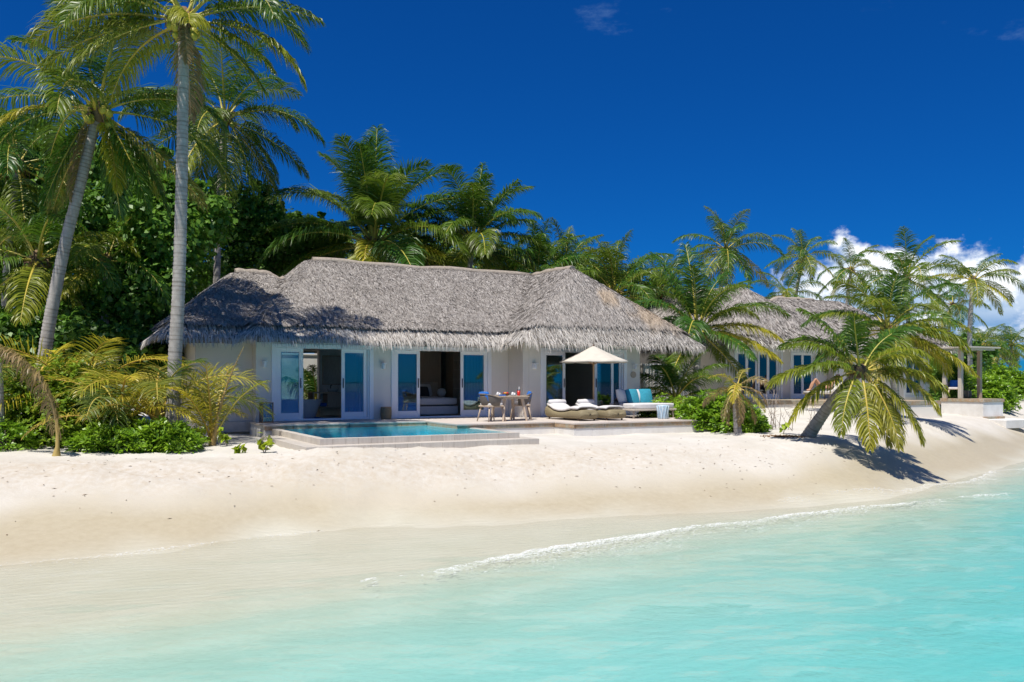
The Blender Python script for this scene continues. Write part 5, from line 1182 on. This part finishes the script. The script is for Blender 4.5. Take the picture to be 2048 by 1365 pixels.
def tree(name, label, base, clumps, seed, n, size, mat='tree_leaf', col=(0, 0, 0, 1), cat='tree', group='leafy trees at the left', r0=.16, crown='crown'):
    rg = np.random.default_rng(seed); base = Vector(base); t = thing(name, label, cat, base, 0, group)
    cs = [tuple(Vector(c) - base) for c, r in clumps]; rs = [r for c, r in clumps]
    V, n = leaf_cloud(rg, cs, rs, n, size)
    # every clump also gets small satellite tufts for an uneven outline
    sc, sr = [], []
    for c, r in zip(cs, rs):
        for q in range(9):
            d = rg.normal(0, 1, 3); d /= np.linalg.norm(d); d[2] = abs(d[2]) * .9; sc.append(np.array(c) + d * r * rg.uniform(.85, 1.18)); sr.append(r * rg.uniform(.14, .28))
    V2_, n2 = leaf_cloud(rg, sc, sr, n // 2, size, shell=.2)
    V = np.concatenate([V, V2_]); n += n2
    o = mesh_np(crown, V, np.arange(n * 4).reshape(-1, 4), MATS[mat], t, attrs={'rnd': np.repeat(rg.random(n), 4), 'tip': np.tile([0, .4, .8, .4], n)}); o.color = col
    m = MB(); top = Vector(cs[0]) * .75
    m.tube([(0, 0, -.2), top * .35 + Vector((.1, 0, 0)), top * .7, top], [r0 * 1.3, r0, r0 * .75, r0 * .45], 9)
    m.build('trunk', MATS['tree_bark'], t)
    for c in cs[1:]:
        st_ = top * rg.uniform(.45, .9); MB().tube([st_, (st_ + Vector(c)) / 2 + Vector((0, 0, -.15)), Vector(c)], [r0 * .45, r0 * .3, r0 * .1], 6).build('limb', MATS['tree_bark'], t)
    return t
def tree_px(label, bpx, Y, blobs, seed, n, size=.2, **k):
    cl = [(P(x, y, Y + dy), r) for x, y, dy, r in blobs]; return tree(k.pop('name', 'broadleaf_tree'), label, gpt(bpx, Y), cl, seed, n, size, **k)
tree_px('dense dark leaved tree at the far left behind the curved palm', 60, 31, [(60, 400, 0, 1.9), (-20, 500, 0, 1.8), (130, 480, .5, 1.9), (40, 600, -.5, 1.8), (110, 320, .6, 1.5), (30, 330, .8, 1.3)], 201, 15000)
tree_px('dark leaved tree beside the curved stem above the bushes', 200, 29.5, [(240, 430, 0, 1.6), (170, 540, 0, 1.7), (270, 560, -.3, 1.7), (200, 650, -.6, 1.7), (290, 370, .4, 1.3), (230, 340, .6, 1.2)], 202, 15000)
tree_px('broad glossy tree between the two tall stems', 320, 28.5, [(330, 470, 0, 1.6), (300, 600, -.4, 1.6), (270, 690, -.5, 1.4), (390, 440, .8, 1.3), (240, 620, 0, 1.3), (320, 400, .3, 1.1)], 203, 14000)
tree_px('leafy tree left of the low roof end', 405, 37.5, [(470, 430, 0, 1.6), (420, 540, 0, 1.7), (520, 490, .4, 1.5), (400, 420, .2, 1.2), (340, 540, 0, 1.5), (500, 560, 0, 1.3)], 204, 13000)
tree_px('leafy tree peeking over the low left ridge', 575, 38, [(560, 480, 0, 1.6), (610, 510, 0, 1.3), (520, 440, 0, 1.2), (640, 480, .5, 1.1)], 205, 8000)
tree_px('low dark tree filling in behind the yellow palms', 90, 25.5, [(60, 690, 0, 1.3), (150, 700, 0, 1.3), (230, 720, 0, 1.2), (0, 720, 0, 1.2), (290, 740, .3, 1.0)], 206, 11000)
tree_px('green thicket tree behind the wing roof', 1150, 47, [(1090, 560, 0, 1.8), (1180, 570, 0, 1.8), (1260, 600, 0, 1.8), (1330, 610, 0, 1.6)], 207, 6000, group='leafy trees behind the villas')
tree_px('thicket tree behind the bushy palm', 800, 44, [(700, 520, 0, 1.8), (780, 520, 0, 1.8), (880, 530, 0, 1.7), (960, 545, 0, 1.6)], 208, 6000, group='leafy trees behind the villas')
tree_px('dark thicket tree behind the pergola', 1900, 62, [(1880, 720, 0, 2.0), (1930, 720, 0, 1.8), (1830, 700, 0, 2.0), (1900, 770, -1, 1.6)], 209, 7000, size=.28, group='leafy trees behind the villas')

# shrubs with whorled leaves
def shrub(name, label, base, lobes, seed, n_ros, leaf=.13, mat='shrub_leaf', col=(.0, 0, 0, 1), group='shore shrubs', ratio=.34):
    """lobes: (dx, dy, rx, ry, h) domes covered by leaf rosettes"""
    rg = np.random.default_rng(seed); base = Vector(base); t = thing(name, label, 'shrub', base, 0, group)
    ar = np.array([l[2] * l[3] for l in lobes]); ci = rg.choice(len(lobes), n_ros, p=ar / ar.sum()); lo = np.array(lobes)[ci]
    th = rg.random(n_ros) * 6.283; ph = np.arccos(rg.random(n_ros) ** .8); rad = (.62 + .38 * rg.random(n_ros) ** .5) * (1 + .1 * rg.normal(0, 1, n_ros))
    dirv = np.stack([np.sin(ph) * np.cos(th), np.sin(ph) * np.sin(th), np.cos(ph)], -1)
    p = np.stack([lo[:, 0] + lo[:, 2] * dirv[:, 0] * rad, lo[:, 1] + lo[:, 3] * dirv[:, 1] * rad, lo[:, 4] * np.maximum(dirv[:, 2] * rad, .03)], -1)
    up = dirv * .75 + np.array([0, 0, .6]) + rg.normal(0, .22, (n_ros, 3)); up /= np.linalg.norm(up, axis=1, keepdims=True)
    K = 9; a = np.cross(up, rg.normal(0, 1, (n_ros, 3))); a /= np.linalg.norm(a, axis=1, keepdims=True); b = np.cross(up, a)
    w = (np.arange(K) / K * 6.283)[None, :] + rg.normal(0, .2, (n_ros, K)); tilt = rg.uniform(.15, .95, (n_ros, K))
    out = a[:, None, :] * np.cos(w)[..., None] + b[:, None, :] * np.sin(w)[..., None]; d = out * np.cos(tilt)[..., None] + up[:, None, :] * np.sin(tilt)[..., None]
    sdv = np.cross(d, up[:, None, :]); sdv /= np.linalg.norm(sdv, axis=2, keepdims=True) + 1e-6
    s = leaf * rg.uniform(.65, 1.25, (n_ros, K))[..., None]; o_ = p[:, None, :]
    A = o_ + d * s * .12; M_ = o_ + d * s * .68; T = o_ + d * s * 1.0 - np.array([0, 0, 1]) * s * .12
    V = np.stack([A, M_ - sdv * s * ratio * .5, T, M_ + sdv * s * ratio * .5], 2).reshape(-1, 3); n = n_ros * K
    ob = mesh_np('foliage', V, np.arange(n * 4).reshape(-1, 4), MATS[mat], t, attrs={'rnd': np.repeat(np.repeat(rg.random(n_ros), K) * .6 + rg.random(n) * .4, 4), 'tip': np.tile([0, .4, .8, .4], n)}); ob.color = col
    m = MB()
    for l in lobes:
        for q in range(4):
            a_ = rg.random() * 6.28; m.tube([(l[0], l[1], -.1), (l[0] + l[2] * .3 * math.cos(a_), l[1] + l[3] * .3 * math.sin(a_), l[4] * .45), (l[0] + l[2] * .6 * math.cos(a_), l[1] + l[3] * .6 * math.sin(a_), l[4] * .75)], [.022, .016, .008], 5)
    m.build('stems', MATS['tree_bark'], t); return t
shrub('shore_shrub', 'tall leafy bush at the far left behind the dry frond', gpt(110, 20.2), [(-.9, .3, 1.2, .9, 1.75), (.1, .3, 1.2, .9, 1.95), (.95, .3, 1.0, .9, 1.6), (-1.6, -.2, .9, .8, 1.2), (.2, -.4, 1.2, .7, 1.3), (1.3, -.2, .8, .7, 1.0)], 301, 5200, .10, 'vine_leaf', ratio=.62)
shrub('shore_shrub', 'low glossy shrub at the foot of the tallest palm stem', gpt(335, 19.3), [(0, 0, .62, .5, .62), (.35, -.15, .5, .4, .42), (-.35, .1, .5, .45, .65)], 302, 420, .17, ratio=.3)
shrub('shore_shrub', 'low bright shrub between the dry frond and the tallest stem', gpt(225, 19.0), [(0, 0, .7, .45, .55), (-.5, .1, .5, .4, .42), (.45, .1, .5, .4, .5)], 303, 430, .16, ratio=.3)
shrub('shore_shrub', 'small bush at the bottom left picture edge', gpt(15, 19.0), [(0, 0, .6, .5, .6)], 304, 260, .12)
shrub('shore_shrub', 'wide glossy shrub right of the terrace end', gpt(1445, 26.6), [(-.2, 0, 1.1, .8, 1.15), (.5, -.4, .75, .6, .75), (-.8, -.1, .7, .6, .95), (.2, -.6, .8, .5, .6)], 305, 1300, .17, ratio=.36)
shrub('shore_shrub', 'shrub tucked behind the daybed under the right eave', gpt(1345, 28.2), [(0, 0, .8, .6, 1.0), (-.6, -.1, .6, .5, .75), (.5, -.2, .6, .5, .7)], 306, 620, .16, ratio=.36)
shrub('shore_shrub', 'green shrub at the foot of the withered little palm', gpt(1505, 25.4), [(0, 0, .42, .4, .55)], 307, 200, .16, ratio=.36)
shrub('shore_shrub', 'tall bright shrub behind the pergola posts', gpt(1935, 47), [(0, 0, 1.6, 1.2, 2.1), (1.4, -.3, 1.2, 1.0, 1.7), (-1.5, .2, 1.3, 1.0, 2.2)], 308, 1700, .2)
shrub('shore_shrub', 'dark spiky shrub left of the pergola', gpt(1880, 46), [(0, 0, 1.3, 1.0, 2.6), (-1.3, 0, 1.2, 1.0, 2.3)], 309, 1000, .34, ratio=.16, mat='tree_leaf')
shrub('shore_shrub', 'rounded shrub right of the pergola terrace', gpt(1992, 45), [(0, 0, .9, .8, 1.7), (-.7, .3, .9, .8, 2.0)], 310, 800, .2)
shrub('shore_shrub', 'far shrub bank above the right beach, nearer part', gpt(1995, 75), [(0, 0, 3.0, 1.5, 3.0), (-3, .5, 2.6, 1.5, 3.4), (1.8, 0, 1.8, 1.2, 2.0)], 311, 2200, .32)
shrub('shore_shrub', 'far shrub bank running out of the right picture edge', gpt(2048, 110), [(0, 0, 4.0, 2, 2.6), (-4, 0, 3.5, 2, 3.6), (4, 1, 4, 2, 2.2)], 312, 2200, .4)
shrub('shore_shrub', 'spiky pandanus like plant above the basket planter', H2(1.3, 2.5, -.2), [(0, 0, .75, .7, 1.9)], 313, 260, .55, ratio=.09, mat='tree_leaf')
# bare twigs and small plants
def twigs(name, label, base, n, h, seed, spread=.5, mat='dry_twig'):
    rg = np.random.default_rng(seed); t = thing(name, label, 'twigs', base, 0, 'bare twigs on the sand')
    for q in range(n):
        a = rg.random() * 6.28; x = rg.normal(0, spread); y = rg.normal(0, .25); hh = h * rg.uniform(.4, 1.15)
        p0 = Vector((x, y, -.1)); p1 = p0 + Vector((rg.normal(0, .12), rg.normal(0, .1), hh * .55)); p2 = p1 + Vector((rg.normal(0, .2), rg.normal(0, .1), hh * .45))
        m = MB().tube([p0, p1, p2], [.013, .010, .004], 5)
        for z in range(3):
            f = rg.uniform(.3, 1); s_ = p1.lerp(p2, f); m.tube([s_, s_ + Vector((rg.normal(0, .16), rg.normal(0, .08), hh * rg.uniform(.1, .3)))], [.006, .003], 4)
        m.build('twig', MATS[mat], t)
    return t
twigs('bare_twigs', 'bare branching grey twigs standing in front of the neighbouring terrace', gpt(1545, 27.5), 9, 1.35, 401, .32)
twigs('bare_twigs', 'thin bare twigs between the twig clump and the leaning trunk', gpt(1610, 27.0), 9, .95, 402, .45)
def sprig(label, base, n, h, seed, yl=.2):
    rg = np.random.default_rng(seed); t = thing('beach_sprig', label, 'plant', base, 0, 'small plants on the sand')
    m = MB(); Vs = []
    for q in range(n):
        a = rg.random() * 6.28; tip = Vector((math.cos(a) * h * .35, math.sin(a) * h * .2, h * rg.uniform(.6, 1))); m.tube([(0, 0, -.05), tip * .5, tip], [.012, .009, .005], 5)
        c = tip; V, k = leaf_cloud(rg, [tuple(c), tuple(tip * .75), tuple(tip * .5)], [.08, .11, .12], 5, .17, shell=.5); Vs.append(V)
    V = np.concatenate(Vs); k = len(V) // 4
    m.build('stem', MATS['dry_twig'], t); o = mesh_np('leaves', V, np.arange(k * 4).reshape(-1, 4), MATS['shrub_leaf'], t, attrs={'rnd': np.repeat(rg.random(k), 4), 'tip': np.tile([0, .4, .8, .4], k)}); o.color = (yl, 0, 0, 1)
sprig('upright leafy sprig at the pool step corner', gpt(528, 18.6), 4, .42, 501, .35); sprig('tiny drooping sprig left of the pool step', gpt(478, 18.7), 4, .18, 502, .3)
sprig('sprig with broad leaves right of the pale young palm', gpt(455, 20.0), 4, .45, 503); sprig('leafy sprig at the foot of the dry stalk', gpt(400, 20.2), 5, .5, 504)
sprig('lone green sprig on the sand near the withered palm', gpt(1566, 24.6), 2, .28, 505)
li = thing('leaf_litter', 'patch of brown dry leaf litter left of the leaning trunk', 'litter', gpt(1568, 23.9), 0)
rg = np.random.default_rng(9); k = 420; xy = rg.normal(0, 1, (k, 2)) * np.array([.26, .16]); V, k = leaf_cloud(rg, [(x, y, .02) for x, y in xy], [.02] * k, k, .06, shell=.2)
o = stuff(mesh_np('litter_leaves', V, np.arange(k * 4).reshape(-1, 4), MATS['brown_litter'], li))
